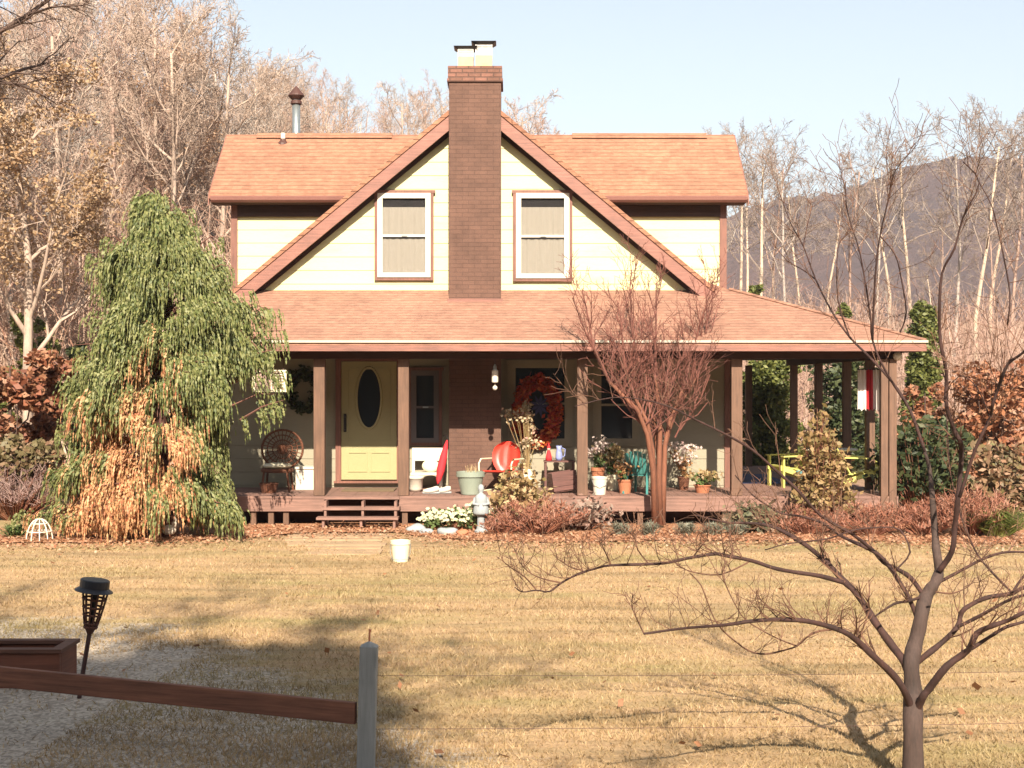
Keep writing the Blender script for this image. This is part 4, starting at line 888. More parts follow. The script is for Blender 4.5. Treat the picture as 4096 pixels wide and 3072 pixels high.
for u, y in ((1620, 50), (1700, 58), (1770, 52), (1840, 62), (1960, 62), (2080, 55), (2140, 50), (2200, 60), (2300, 64), (2380, 66), (2450, 60), (2540, 70), (2640, 72), (2760, 72), (1560, 66), (1650, 70)):
    vt = lerp_tab(TOP, u)+rnd.uniform(0, 40); place(protos[(int(u)//7) % 3], u, y, Z(vt, y)-ground(X(u, y), y), rnd.uniform(0, 6.28), CT, 'distant trees above the roof')
for k, (u, y, dv) in enumerate(((2890, 48, 0), (2960, 40, 20), (3040, 34, 0), (3090, 44, 10), (3150, 38, 0), (3200, 52, 120), (3310, 60, 60), (3400, 46, 0), (3500, 42, 0), (3560, 58, 60), (3640, 44, 0), (3740, 50, 160), (3810, 38, 0), (3900, 33, 0), (3960, 46, 60), (4030, 38, 0), (4120, 40, 30), (4230, 34, 0), (2990, 62, 120), (3340, 36, 520), (3560, 32, 600), (3120, 30, 520), (3760, 30, 480), (4010, 28, 420))):
    vt = lerp_tab(TOP, u)+dv; wh = k % 4 in (1, 2); place(protos[4] if wh else protos[5+k % 2], u, y, Z(vt, y)-ground(X(u, y), y), rnd.uniform(0, 6.28), 'slender white-barked bare tree right of the house' if wh else RT, 'white-barked trees right of the house' if wh else 'bare trees before the mountain')
# trees that keep brown leaves
lm = leafy('beech_leaf', [(.40, .25, .13), (.47, .32, .18), (.32, .18, .09), (.52, .38, .23)])
lp = proto(31, M['bark_tan'], 'beech_tree', 13, .2, dict(n=(13, 7, 5, 4)), lm, 15000, .085)
place(lp, 120, 9.5, Z(110, 9.5), .4, 'tall tree keeping orange-brown leaves at the upper left', None)
lp2 = proto(32, M['bark_pink'], 'beech_tree', 13, .2, dict(n=(13, 7, 5, 4)), leafy('pale_beech_leaf', [(.46, .28, .17), (.52, .35, .23), (.38, .22, .13)]), 9000, .085)
place(lp2, 720, 24, Z(190, 24)-ground(X(720, 24), 24), 1.4, 'tree with sparse pinkish-orange leaves left of the stove pipe', None)
# dark limbs crossing the upper left corner from a near tree
t = thing('dark_limbed_tree', 'near tree whose dark bare limbs cross the top left corner', 'tree', (-9.4, -1.5, 0))
m = MB(); o_ = [m, MB()]; tips = []
rr2 = random.Random(5); m.tube([(-9.4, -1.5, -.2), (-9.3, -1.5, 3), (-9.35, -1.4, 6), (-9.2, -1.3, 9)], [.2, .17, .13, .08], 8)
for z_, dd, L_ in ((7.3, (.95, .15, .25), 3.2), (7.9, (.9, -.2, .35), 2.6), (6.7, (.9, .3, .32), 2.2), (8.4, (.5, .3, .8), 2.5), (8.2, (-.7, .3, .6), 2.6)):
    grow(rr2, o_, tips, Vector((-9.3, -1.4, z_)), Vector(dd).normalized(), L_, .06, 1, 4, dict(FOREST, n=(0, 7, 5, 4), wig=(0, .12, .16, .2, .2), rmin=.006))
m.build('trunk', M['bark_dark'], t, uv=False, smooth=True); o_[1].build('crown', M['bark_dark'], t, uv=False)
# ------------------------------------------------------------ leafy evergreens and bushes behind
def bush(name, label, cat, u, y, vb, vt, uw, mat, n, size, group=None, seed=0, lobes=9, taper=0.0, stem=None):
    rnd = random.Random(seed); x_ = X(u, y); zb = ground(x_, y); zt_ = Z(vt, y); w = uw*(y+24)/F; h = zt_-zb; b = Vector((x_, y, zb)); lobes = lobes*(2 if taper else 1); t = thing(name, label, cat, b, group)
    lv = MB(); cs = []
    for i in range(lobes*3):
        k = rnd.random(); rad = w*(1-taper*k)*rnd.uniform(.2, .95)*.8; a = rnd.uniform(0, 6.28); cs.append((b+Vector((math.cos(a)*rad, math.sin(a)*rad*.8, h*(.12+.83*k))), w*rnd.uniform(.2, .42)*(1-.45*taper*k)))
    for i in range(n):
        c, s = cs[rnd.randrange(len(cs))]; d = Vector((rnd.gauss(0, 1), rnd.gauss(0, 1), rnd.gauss(0, 1))).normalized()*s*rnd.uniform(.55, 1.1); p = c+d
        if p.z > zb+.02: leaf(lv, rnd, p, size*rnd.uniform(.7, 1.4), 1.7)
    st = MB(); st.tube([b-Vector((0, 0, .2)), b+Vector((0, 0, h*.5)), b+Vector((0, 0, h*.93))], [max(.03, w*.07), max(.02, w*.045), .01], 6)
    for c, s in cs[::2]: st.tube([b+Vector((0, 0, max(.05, (c.z-zb)*.5))), b.lerp(c, .6)+Vector((0, 0, .02)), c], [.025, .015, .006], 4, cap=False)
    st.build('stems' if cat == 'shrub' else 'trunk', stem or M['bark_dark'], t, uv=False); lv.build('foliage', mat, t, uv=False); return t
oak = leafy('rusty_leaf', [(.22, .07, .035), (.32, .12, .06), (.42, .22, .12), (.15, .05, .03)])
oak2 = leafy('orange_leaf', [(.36, .13, .06), (.44, .20, .10), (.24, .09, .05), (.46, .27, .16)])
hedge = leafy('hedge_leaf', [(.05, .07, .015), (.12, .14, .03), (.20, .21, .05), (.08, .10, .02)])
bush('oak_shrub', 'rusty red-leaved bush at the far left beside the conifer', 'shrub', 40, 2.5, 1900, 1410, 190, oak, 5200, .085, None, 1)
bush('oak_shrub', 'smaller rusty bush between the far left bush and the conifer', 'shrub', 225, 3.5, 1800, 1400, 120, oak, 2800, .085, None, 2)
bush('oak_shrub', 'olive brown bush below the rusty bush at the left edge', 'shrub', 120, 1.2, 2080, 1760, 170, leafy('olive_leaf', [(.14, .12, .05), (.22, .17, .08), (.28, .16, .1)]), 3200, .07, None, 3)
bush('evergreen_shrub', 'dark blue-green narrow evergreen left of the weeping conifer', 'shrub', 310, 5.5, 1700, 1340, 75, M['darkgreen'], 2600, .08, None, 4, taper=.5)
bush('evergreen_shrub', 'yellow-green bush in the woods above the rusty bushes', 'shrub', 110, 11, 1500, 1240, 120, hedge, 2600, .09, None, 5)
bush('hedge', 'sunlit olive green hedge seen through the side porch', 'hedge', 3070, 11, 1750, 1420, 150, hedge, 15000, .065, None, 6, lobes=22)
bush('hedge', 'dark green hedge behind the right posts of the side porch', 'hedge', 3370, 12, 1800, 1430, 170, M['darkgreen'], 10000, .075, None, 7, lobes=20)
bush('evergreen_tree', 'slim olive evergreen rising beyond the right porch corner', 'evergreen tree', 3690, 12, 1700, 1190, 110, hedge, 15000, .065, None, 8, lobes=26, taper=.55)
bush('evergreen_tree', 'low green evergreen behind the roof hip on the right', 'evergreen tree', 3380, 24, 1500, 1170, 60, hedge, 2400, .12, None, 9, taper=.5)
bush('evergreen_tree', 'small round evergreen over the side porch roof', 'evergreen tree', 3030, 26, 1500, 1130, 60, hedge, 2200, .12, None, 10, taper=.3)
bush('beech_shrub', 'orange-leaved bush at the right edge behind the branches', 'shrub', 3960, 4, 2000, 1480, 210, oak2, 5600, .075, None, 11, lobes=16)
bush('beech_shrub', 'small orange-leaved bush right of the corner post', 'shrub', 3700, 5.5, 1800, 1540, 120, oak2, 2400, .075, None, 12)
bush('evergreen_shrub', 'dark green rhododendron below the orange bush on the right', 'shrub', 3760, 2.2, 2000, 1690, 150, M['darkgreen'], 3600, .085, None, 13, lobes=12)
bush('oak_shrub', 'mixed green and tan bush at the right edge above the grassy tuft', 'shrub', 4010, .6, 2100, 1800, 160, leafy('mixed_leaf', [(.20, .18, .07), (.36, .20, .12), (.12, .11, .05), (.45, .28, .18)]), 3600, .07, None, 14, lobes=12)
# undergrowth filling the woods' floor
def thicket(name, label, u0, u1, y0, y1, n, hmin, hmax, mat, seed):
    rnd = random.Random(seed); m = MB()
    for i in range(n):
        y = rnd.uniform(y0, y1); u = rnd.uniform(u0, u1); x_ = X(u, y); p = Vector((x_, y, ground(x_, y)-.05)); h = rnd.uniform(hmin, hmax)
        d = Vector((rnd.gauss(0, .25), rnd.gauss(0, .25), 1)); tp = p+d*h; r0 = rnd.uniform(.012, .03)
        m.tube([p, p.lerp(tp, .5)+Vector((rnd.gauss(0, .08), 0, 0)), tp], [r0, r0*.7, r0*.3], 3, cap=False)
        for k in range(9):
            q = p.lerp(tp, rnd.uniform(.2, .95)); e = Vector((rnd.gauss(0, .5), rnd.gauss(0, .4), rnd.uniform(.1, .8)))*h*.28
            m.tube([q, q+e*.5+Vector((0, 0, .03)), q+e], [r0*.5, r0*.4, r0*.25], 3, cap=False)
    o = m.build(name, mat, None, uv=False, loc=(X((u0+u1)/2, y0), y0, 0)); tag(o, label, 'undergrowth', None, 'stuff'); return o
brush_m = leafy('brush_stem', [(.42, .29, .21), (.34, .22, .16), (.50, .37, .28), (.28, .15, .11), (.38, .20, .13)], trans=.0)
thicket('undergrowth', 'mass of bare tan saplings and brush under the left woods', -450, 1500, 11, 60, 3800, 1.5, 5.5, brush_m, 1)
thicket('undergrowth', 'mass of bare pinkish saplings behind the right of the house', 2700, 4500, 14, 60, 1500, 1.2, 3.6, leafy('pink_brush_stem', [(.30, .185, .14), (.25, .15, .11), (.36, .25, .19), (.20, .10, .08)], trans=0), 2)
# ------------------------------------------------------------ weeping conifer
ENV = [(780, 590, 640), (860, 545, 700), (930, 505, 790), (1000, 440, 850), (1060, 380, 920), (1150, 375, 980), (1250, 385, 1040), (1350, 400, 1085), (1450, 310, 1100), (1600, 300, 1060), (1700, 300, 1000), (1800, 290, 990), (1880, 180, 985), (1960, 130, 1000), (2050, 150, 1010), (2110, 230, 990)]
yc_ = -1.7; cb = Vector((X(650, yc_), yc_, 0)); t = thing('weeping_conifer', 'tall weeping evergreen with browned lower foliage left of the porch', 'evergreen tree', cb)
rnd = random.Random(99); gm, dm, bm = MB(), MB(), MB()
def env(z):
    v = V0-(z-CAM[2])*F/(yc_+24)
    for a, b in zip(ENV, ENV[1:]):
        if a[0] <= v <= b[0]:
            k = (v-a[0])/(b[0]-a[0]); return X(a[1]+(b[1]-a[1])*k, yc_), X(a[2]+(b[2]-a[2])*k, yc_)
    return (X(ENV[0][1], yc_), X(ENV[0][2], yc_)) if v < ENV[0][0] else (X(ENV[-1][1], yc_), X(ENV[-1][2], yc_))
trunkx = X(625, yc_)
bm.tube([(X(650, yc_), yc_, -.2), (X(640, yc_), yc_, 1.2), (X(630, yc_), yc_, 2.8), (trunkx, yc_, 4.3), (X(612, yc_), yc_, 5.2)], [.16, .13, .09, .045, .015], 8)
def spray(m, p, L, out, n, w):
    "one hanging branchlet: overlapping flat leaflets along a drooping line"
    q = Vector(p); d = Vector((out.x*.6, out.y*.6, -.25)).normalized()
    for i in range(n):
        d = (d+Vector((rnd.gauss(0, .09), rnd.gauss(0, .09), -.42))).normalized(); s = L/n; nq = q+d*s
        a = d.cross(Vector((rnd.gauss(0, 1), rnd.gauss(0, 1), .1))).normalized(); ww = w*(1-.5*i/n)*rnd.uniform(.6, 1.3)
        k = len(m.v); m.v += [tuple(q), tuple(q.lerp(nq, .6)+a*ww), tuple(nq+d*s*.55), tuple(q.lerp(nq, .6)-a*ww)]; m.f.append((k, k+1, k+2, k+3)); q = nq
zmax = 5.28
for i in range(290):   # limbs: out, then hanging curtains of sprays
    z = zmax*(1-(i/290)**.8)*.985+.12; z = max(.35, z+rnd.gauss(0, .08)); xl, xr = env(z); cx = (xl+xr)/2; rx = (xr-xl)/2
    a = rnd.uniform(0, 2*PI) if rnd.random() < .35 else -rnd.uniform(.0, PI)   # more on the side that faces the lawn
    if z < 4.2 and math.sin(a*3.1+z*2.6)*math.cos(z*3.7-a*1.7) > .5: continue
    q = rnd.uniform(.45, .98)*(1+.17*math.sin(z*6.3+a*2.2)+.10*math.sin(z*13+a*1.4)); end = Vector((cx+math.cos(a)*rx*q, yc_+math.sin(a)*rx*.72*q, z)); s0 = Vector((trunkx+(X(650, yc_)-trunkx)*(1-z/zmax), yc_, max(.2, z-.25*rx))); mid = s0.lerp(end, .5)+Vector((0, 0, .14*rx))
    bm.tube([s0, mid, end], [.03*(rx/1.7)+.006, .018, .006], 4, cap=False)
    out = Vector((math.cos(a), math.sin(a)*.8, 0)); ng = int(8+26*q*min(1, rx))
    for j in range(ng):
        f = rnd.uniform(.35, 1.02)**.7; p = (s0.lerp(mid, min(1, f*2)) if f < .5 else mid.lerp(end, f*2-1))+Vector((rnd.gauss(0, .05), rnd.gauss(0, .05), rnd.gauss(.01, .04)))
        v = V0-(p.z-CAM[2])*F/(p.y+24); u = U0+p.x*F/(p.y+24)
        blob = math.exp(-((u-540)/215)**2-((v-1790)/230)**2)*1.8+math.exp(-((u-400)/250)**2-((v-2060)/110)**2)*1.5+math.exp(-((u-850)/130)**2-((v-2090)/50)**2)*1.0+math.exp(-((u-620)/110)**2-((v-1450)/170)**2)*.75+.03
        patchy = .5+.5*math.sin(u*.021+math.sin(v*.017)*2.1)*math.cos(v*.013-u*.006); dead = rnd.random() < blob*(.45+.9*patchy)-.1
        L = rnd.uniform(.25, .62)*(1 if p.z > .5 else .6); L = min(L, p.z*.95+.05)
        spray(dm if dead else gm, p, L, out, 10, rnd.uniform(.012, .028))
        if dead: spray(dm, p+Vector((rnd.gauss(0, .05), rnd.gauss(0, .05), rnd.gauss(0, .04))), L*rnd.uniform(.6, 1), out, 9, rnd.uniform(.010, .022))
        if not dead:
            for _ in range(4): spray(gm, p+Vector((rnd.gauss(0, .06), rnd.gauss(0, .06), rnd.gauss(0, .05))), L*rnd.uniform(.5, .9), out, 7, rnd.uniform(.012, .024))
# one long arm reaching over the porch
for (ua, va, ub, vb) in ((960, 1680, 1135, 1600), (980, 1450, 1090, 1400), (900, 1250, 1060, 1300), (960, 1320, 1090, 1480)):
    s0, e = at(ua, va, -1.9), at(ub, vb, -1.9); bm.tube([s0, s0.lerp(e, .5)+Vector((0, 0, .05)), e], [.018, .012, .005], 4)
    for j in range(30): p = s0.lerp(e, rnd.random())+Vector((0, rnd.gauss(0, .06), rnd.gauss(0, .03))); spray(gm, p, rnd.uniform(.15, .38), Vector((.5, 0, 0)), 7, .026)
for k in range(26):
    z = rnd.uniform(1.6, 5.1); xl, xr = env(z); sd_ = rnd.choice((-1, 1)); ex = (xr if sd_ > 0 else xl)+sd_*rnd.uniform(.02, .26); s0 = Vector(((xl+xr)/2+sd_*(xr-xl)*.3, yc_-.1, z-.1)); e = Vector((ex, yc_+rnd.gauss(0, .3), z+rnd.uniform(-.05, .22)))
    bm.tube([s0, s0.lerp(e, .6)+Vector((0, 0, .1)), e], [.014, .009, .003], 4)
    for j in range(18): p = s0.lerp(e, rnd.uniform(.3, 1)**.7)+Vector((rnd.gauss(0, .03), rnd.gauss(0, .05), rnd.gauss(0, .03))); spray(gm, p, rnd.uniform(.12, .42), Vector((sd_*.5, 0, 0)), 8, .02)
bm.build('trunk', bark('reddish_conifer_bark', (.16, .07, .05)), t, uv=False)
gm.build('foliage', leafy('weeping_foliage', [(.065, .095, .026), (.135, .165, .045), (.21, .22, .068), (.27, .275, .105), (.09, .115, .032)], trans=.2), t, uv=False)
o = dm.build('dead_foliage', leafy('dead_conifer_foliage', [(.64, .30, .14), (.72, .44, .22), (.52, .20, .09), (.60, .43, .20), (.44, .12, .06)], trans=.25), t, uv=False); o['label'] = 'orange-brown dead drooping foliage'
# ------------------------------------------------------------ crape myrtle before the deck
b = at(2640, 2105, -.55); b.z = 0; t = thing('crape_myrtle', 'vase-shaped bare crape myrtle with cinnamon trunks before the porch', 'tree', b)
tr, cr = MB(), MB(); tips = []; rnd = random.Random(7)
stems = [((2625, 2100), (2618, 1950), (2610, 1800), (2590, 1690), (2540, 1590)), ((2650, 2100), (2655, 1920), (2660, 1780), (2680, 1680), (2730, 1560)), ((2640, 2100), (2635, 1900), (2640, 1750), (2640, 1650), (2620, 1520)), ((2632, 2100), (2645, 1850), (2675, 1720), (2705, 1640), (2790, 1500)), ((2620, 2100), (2612, 1880), (2590, 1740), (2550, 1640), (2440, 1530)), ((2645, 2100), (2640, 1870), (2625, 1740), (2600, 1620), (2560, 1460))]
for i, s in enumerate(stems):
    oy = (-.06, .05, .0, .09, -.09, .07)[i]; pts = [at(u, v, -.55+oy*(1+k*.8)) for k, (u, v) in enumerate(s)]; tr.tube(pts, [.052, .046, .040, .032, .024], 8)
    d0 = (pts[-1]-pts[-2]).normalized(); opt = dict(wig=(.05, .10, .13, .16, .2), up=(.05, .22, .20, .12, .05), n=(5, 6, 5, 3), start=(.1, .1, .15, .1), ang=((12, 38), (14, 42), (18, 50), (20, 50)), len=(.6, .58, .55, .6), rmin=.0035, split=1)
    grow(rnd, [cr, cr], tips, pts[-1], (d0+Vector((0, 0, .5))).normalized(), 1.6, .027, 1, 4, dict(opt, len=(.6, .58, .55, .5), n=(5, 7, 6, 3)))
    for kk in (2, 3):
        for j in range(5):
            d = Vector((rnd.gauss(0, .7)+(i-2.5)*.1, rnd.gauss(0, .4), .9)).normalized(); grow(rnd, [cr, cr], tips, pts[kk].lerp(pts[kk+1], rnd.random()), d, rnd.uniform(.8, 1.4), .014, 2, 4, opt)
for (pts_) in (((2560, 1640), (2480, 1560), (2420, 1500), (2390, 1420), (2330, 1280), (2260, 1100)), ((2420, 1500), (2350, 1350), (2290, 1190)), ((2720, 1720), (2760, 1660), (2800, 1600), (2840, 1500)), ((2700, 1750), (2730, 1690), (2790, 1660), (2830, 1610))):
    q = [at(u, v, -.6-.03*k) for k, (u, v) in enumerate(pts_)]; cr.tube(q, [.014-.0022*k for k in range(len(q))], 5)
    for k in range(6): a = rnd.randrange(len(q)-1); grow(rnd, [cr, cr], tips, q[a].lerp(q[a+1], rnd.random()), Vector((rnd.gauss(0, .4), rnd.gauss(0, .3), 1)).normalized(), .5, .006, 3, 4, opt)
tr.build('trunk', M['bark_red'], t, uv=False, smooth=True); cr.build('crown', bark('reddish_twig', (.17, .062, .045)), t, uv=False)
# ------------------------------------------------------------ the near tree at the right
yN = -15.6; sN = (yN+24)/F
t = thing('foreground_tree', 'near bare spreading tree with dark red-brown limbs at the lower right', 'tree', (X(3655, yN), yN, 0))
tk, lb, tw = MB(), MB(), MB(); rnd = random.Random(17)
def limb(mb, pts, w0, w1, y0=0.0, y1=0.0, sides=8, twigs=0, tl=.25, sub=3):
    "pts in photo position, widths in photo px; the limb leans from depth yN+y0 to yN+y1"
    P0 = [Vector((u, v, 0)) for u, v in pts]; q = []
    for i in range(len(P0)-1):       # Catmull-Rom so limbs curve
        a, b, c, d = P0[max(0, i-1)], P0[i], P0[i+1], P0[min(len(P0)-1, i+2)]
        for k in range(sub):
            s = k/sub; q.append(.5*((2*b)+(c-a)*s+(2*a-5*b+4*c-d)*s*s+(3*b-a-3*c+d)*s**3))
    q.append(P0[-1]); n = len(q); W = []; r_ = []
    for i, p in enumerate(q):
        f = i/(n-1); yy_ = yN+y0+(y1-y0)*f+.02*math.sin(i*1.3); W.append(at(p.x, p.y, yy_)); r_.append(max(.0018, (w0+(w1-w0)*f)*sN*.5*(1+rnd.uniform(-.11, .11))))
    mb.tube(W, r_, sides, cap=True)
    for k in range(int(twigs*1.9)):
        i = rnd.randrange(n//4, n-1); base = W[i]; tang = (W[i+1]-W[i]).normalized(); side = rnd.choice((-1, 1)); nd = (tang*rnd.uniform(.3, .9)+Vector((rnd.gauss(0, .4), rnd.gauss(0, .5), rnd.uniform(.2, 1)))).normalized()
        grow(rnd, [tw, tw], [], base, nd, tl*rnd.uniform(.5, 1.4), max(.0025, r_[i]*.4), 3, 4, dict(FOREST, n=(0, 0, 0, 4), wig=(0, 0, 0, .2, .25), up=(0, 0, 0, .12, .1), rmin=.0016, len=(0, 0, 0, .6), start=(0, 0, 0, .15)))
    return W
limb(tk, [(3655, 3380), (3652, 2950), (3651, 2760), (3646, 2640), (3676, 2514), (3700, 2395), (3738, 2335), (3756, 2280), (3744, 2190), (3733, 2033), (3719, 1883), (3701, 1810)], 88, 12, 0, .5, 12)
limb(lb, [(3701, 1810), (3640, 1640), (3570, 1530), (3480, 1430), (3400, 1350), (3330, 1250), (3263, 1118), (3213, 984), (3164, 895), (3109, 746)], 15, 4, .5, 1.2, 6, 10, .3)
limb(lb, [(3213, 984), (3233, 885), (3253, 810)], 6, 3, 1.1, 1.3, 5, 3, .2)
limb(lb, [(3263, 1118), (3213, 1080), (3149, 1043), (3089, 969)], 7, 3, 1.0, 1.3, 5, 3, .2)
limb(lb, [(3640, 1640), (3540, 1480), (3490, 1360), (3480, 1250), (3441, 1018), (3406, 905), (3386, 820), (3382, 726)], 11, 3, .6, .3, 6, 10, .3)
limb(lb, [(3490, 1360), (3500, 1118), (3520, 944), (3555, 795), (3580, 686), (3650, 600)], 10, 3, .4, 0, 6, 10, .3)
limb(lb, [(3520, 944), (3580, 1018), (3605, 1113), (3625, 1250), (3600, 1330)], 5, 7, .2, .4, 5, 3, .2)
limb(lb, [(3400, 1350), (3352, 1200), (3352, 994), (3386, 939), (3420, 860)], 7, 3, .7, .9, 5, 4, .2)
limb(lb, [(3756, 2285), (3808, 2205), (3819, 2108), (3834, 1973), (3846, 1792), (3822, 1732), (3786, 1624), (3786, 1491), (3762, 1370), (3758, 1250), (3768, 1093), (3818, 994), (3852, 870), (3917, 731), (3852, 647)], 25, 4, .28, -.6, 8, 14, .3)
limb(lb, [(3917, 731), (3966, 820), (3991, 919), (4016, 1033), (4040, 1180), (4030, 1300)], 4, 7, -.6, -.4, 5, 4, .2)
limb(lb, [(3838, 1990), (3900, 1800), (3960, 1672), (3972, 1612), (4003, 1527), (4033, 1455), (4096, 1407), (4200, 1300)], 13, 11, -.2, -.8, 6, 8, .35)
limb(lb, [(3960, 1672), (3920, 1570), (3880, 1520), (3840, 1500)], 7, 3, -.4, -.5, 5, 3, .2)
limb(lb, [(3652, 2850), (3618, 2765), (3570, 2697), (3484, 2616), (3414, 2551), (3343, 2514), (3224, 2484), (3116, 2478), (3008, 2484), (2900, 2500), (2745, 2512), (2576, 2535)], 33, 8, .06, -.9, 8, 16, .22)
limb(tw, [(2576, 2535), (2546, 2472), (2527, 2423), (2531, 2373)], 6, 2, -.9, -1, 5, 3, .12)
limb(lb, [(3652, 2730), (3619, 2649), (3570, 2584), (3500, 2487), (3430, 2378), (3370, 2319), (3305, 2249), (3235, 2189), (3160, 2141), (3078, 2103), (2981, 2092), (2900, 2089), (2780, 2060)], 40, 6, .10, .9, 9, 14, .28)
limb(lb, [(3375, 2330), (3278, 2303), (3170, 2287), (3089, 2270), (3008, 2243), (2900, 2222), (2855, 2216), (2745, 2234), (2646, 2254), (2447, 2261), (2382, 2274), (2308, 2298), (2243, 2333), (2198, 2366), (2144, 2361), (2089, 2368), (2059, 2348)], 20, 4, .3, -.3, 7, 20, .24)
for pts_ in (((2243, 2331), (2164, 2313), (2109, 2283), (2074, 2239), (2059, 2194)), ((2144, 2358), (2099, 2308), (2049, 2274), (2009, 2239), (1994, 2179)), ((2333, 2281), (2288, 2271), (2243, 2244), (2213, 2219)), ((2442, 2256), (2417, 2199), (2397, 2164)), ((2591, 2251), (2551, 2199), (2541, 2154), (2497, 2104), (2472, 2040)), ((2770, 2232), (2800, 2190), (2830, 2150), (2822, 2110))):
    limb(tw, pts_, 7, 2.5, -.2, -.4, 5, 4, .13)
limb(tw, [(2994, 2249), (2885, 2298), (2770, 2288), (2706, 2259)], 8, 4, 0, -.3, 5, 5, .15)
limb(tw, [(2760, 2293), (2805, 2343), (2845, 2448), (2875, 2502), (2919, 2547), (2994, 2602), (3062, 2616), (3138, 2600), (3187, 2584), (3224, 2551), (3278, 2524), (3349, 2519)], 5, 9, -.3, -.1, 5, 8, .14)
limb(tw, [(3187, 2584), (3116, 2557), (3024, 2508), (2965, 2460), (2900, 2335), (2890, 2298)], 7, 3, -.2, -.3, 5, 6, .14)
limb(lb, [(3705, 2400), (3646, 2314), (3587, 2276), (3533, 2249), (3484, 2195), (3414, 2168), (3360, 2141), (3289, 2092), (3203, 2065), (3127, 2054), (3078, 2027), (3008, 1978), (2940, 1900)], 22, 5, .22, .9, 7, 12, .26)
limb(lb, [(3680, 2500), (3640, 2400), (3600, 2330), (3560, 2270), (3510, 2215), (3414, 2168)], 22, 14, .17, .4, 7, 3, .2)
limb(lb, [(3484, 2195), (3414, 2140), (3280, 2060), (3190, 1960), (3090, 1870), (3010, 1800), (2900, 1736), (2780, 1678), (2684, 1630), (2578, 1600), (2450, 1590), (2300, 1625)], 15, 4, .3, -.6, 6, 10, .24)
limb(lb, [(3587, 2276), (3640, 2210), (3600, 2120), (3520, 2110), (3420, 2120), (3330, 2150), (3278, 2160), (3150, 2175), (3060, 2200)], 8, 5, .1, .2, 5, 8, .2)
limb(lb, [(3648, 2668), (3705, 2620), (3765, 2573), (3830, 2508), (3846, 2449), (3889, 2416), (3954, 2389), (4052, 2373), (4096, 2350), (4300, 2290)], 26, 14, .10, .3, 7, 6, .25)
limb(lb, [(3830, 2508), (3927, 2460), (4014, 2411), (4096, 2380), (4250, 2350)], 15, 10, .05, -.2, 6, 4, .2)
limb(lb, [(4052, 2366), (4096, 2303), (4200, 2180), (4260, 2050)], 12, 8, .2, .3, 6, 3, .2)
limb(lb, [(4046, 2368), (3981, 2303), (3916, 2227), (3873, 2141), (3841, 2054), (3800, 1880), (3786, 1640)], 10, 5, .2, .4, 6, 8, .25)
limb(lb, [(3655, 2870), (3690, 2790), (3715, 2757), (3787, 2665), (3873, 2600), (3906, 2535), (3970, 2503), (4035, 2481), (4096, 2450), (4250, 2390)], 34, 13, .05, -.5, 8, 6, .25)
limb(lb, [(3885, 2595), (3955, 2550), (4025, 2508), (4096, 2487), (4220, 2440)], 16, 10, -.2, -.1, 6, 3, .2)
limb(lb, [(3735, 2340), (3846, 2281), (3927, 2238), (4008, 2211), (4096, 2208), (4250, 2215)], 14, 8, .26, .4, 6, 6, .22)
limb(tw, [(3745, 2368), (3810, 2373), (3873, 2346), (3900, 2310)], 8, 4, 0, .2, 5, 3, .15)
limb(lb, [(3684, 2389), (3630, 2405), (3576, 2416), (3500, 2465)], 14, 7, .22, -.1, 6, 5, .16)
tk.build('trunk', M['bark_fore_grey'], t, uv=False, smooth=True); lb.build('limbs', M['bark_fore'], t, uv=False, smooth=True); tw.build('twigs', bark('brown_twig', (.13, .062, .036)), t, uv=False)
# unseen trees behind the viewpoint; spruces are added to shade lawn and porch
shade = thing('added_spruce', 'unseen dark spruce added behind the viewpoint to shade the near lawn', 'evergreen tree', (0, 0, 0))
sm, st_ = MB(), MB(); rnd = random.Random(3); st_.tube([(0, 0, -.3), (0, 0, 7), (0, 0, 15.8)], [.3, .18, .03], 8)
for i in range(900):
    k = rnd.random()**.8; z = .8+15*k; a = rnd.uniform(0, 6.28); L = (1-k)*3.4+.25; e = Vector((math.cos(a)*L, math.sin(a)*L, z-.3*L)); s0 = Vector((0, 0, z))
    for j in range(12):
        p = s0.lerp(e, rnd.uniform(.15, 1)); leaf(sm, rnd, p+Vector((rnd.gauss(0, .15), rnd.gauss(0, .15), rnd.gauss(0, .1))), .42, 1.6, .5)
sm.build('crown', M['darkgreen'], shade, uv=False); st_.build('trunk', M['bark_dark'], shade, uv=False)
SH = []
for x_, reach in ((-10.5, -12.8), (-8.6, -13.0), (-6.9, -12.7), (-5.4, -12.9), (-3.9, -12.2), (-2.8, -11.5), (-1.8, -11.45), (-12.5, -12.8)):
    yq = -34-.6*math.sin(x_*2.3); SH.append((x_+1.55, yq, (reach-yq)*math.tan(R(35.5))/15.8))
for i in range(30): SH.append((-64+4.4*i+1.5*math.sin(i*5), -66-4*math.cos(i*3), 1.75+.18*math.sin(i*7)))  # far row added to cut the sky light reaching the porch wall
for i, (x_, y_, s_) in enumerate(SH):
    o = shade if i == 0 else copy_tree(shade); o.location = (x_, y_, 0); o.scale = (s_, s_, s_); o.rotation_euler = (0, 0, i*1.7); tag(o, 'unseen dark spruce added behind the viewpoint to hold back light', 'evergreen tree', 'added spruces behind the viewpoint')
for i, (x_, y_) in enumerate(((-3.4, -27.5), (-6.2, -26.5), (-.8, -27), (6.5, -31), (-9.5, -26))):
    o = copy_tree(protos[i % 3]); o.location = (x_, y_, 0); s_ = (.86, .84, .80, .7, .86)[i]; o.scale = (s_, s_, s_); o.rotation_euler = (0, 0, i*2.1); tag(o, 'bare tree beside the viewpoint casting thin shadows on the lawn', 'tree', 'bare trees beside the viewpoint')
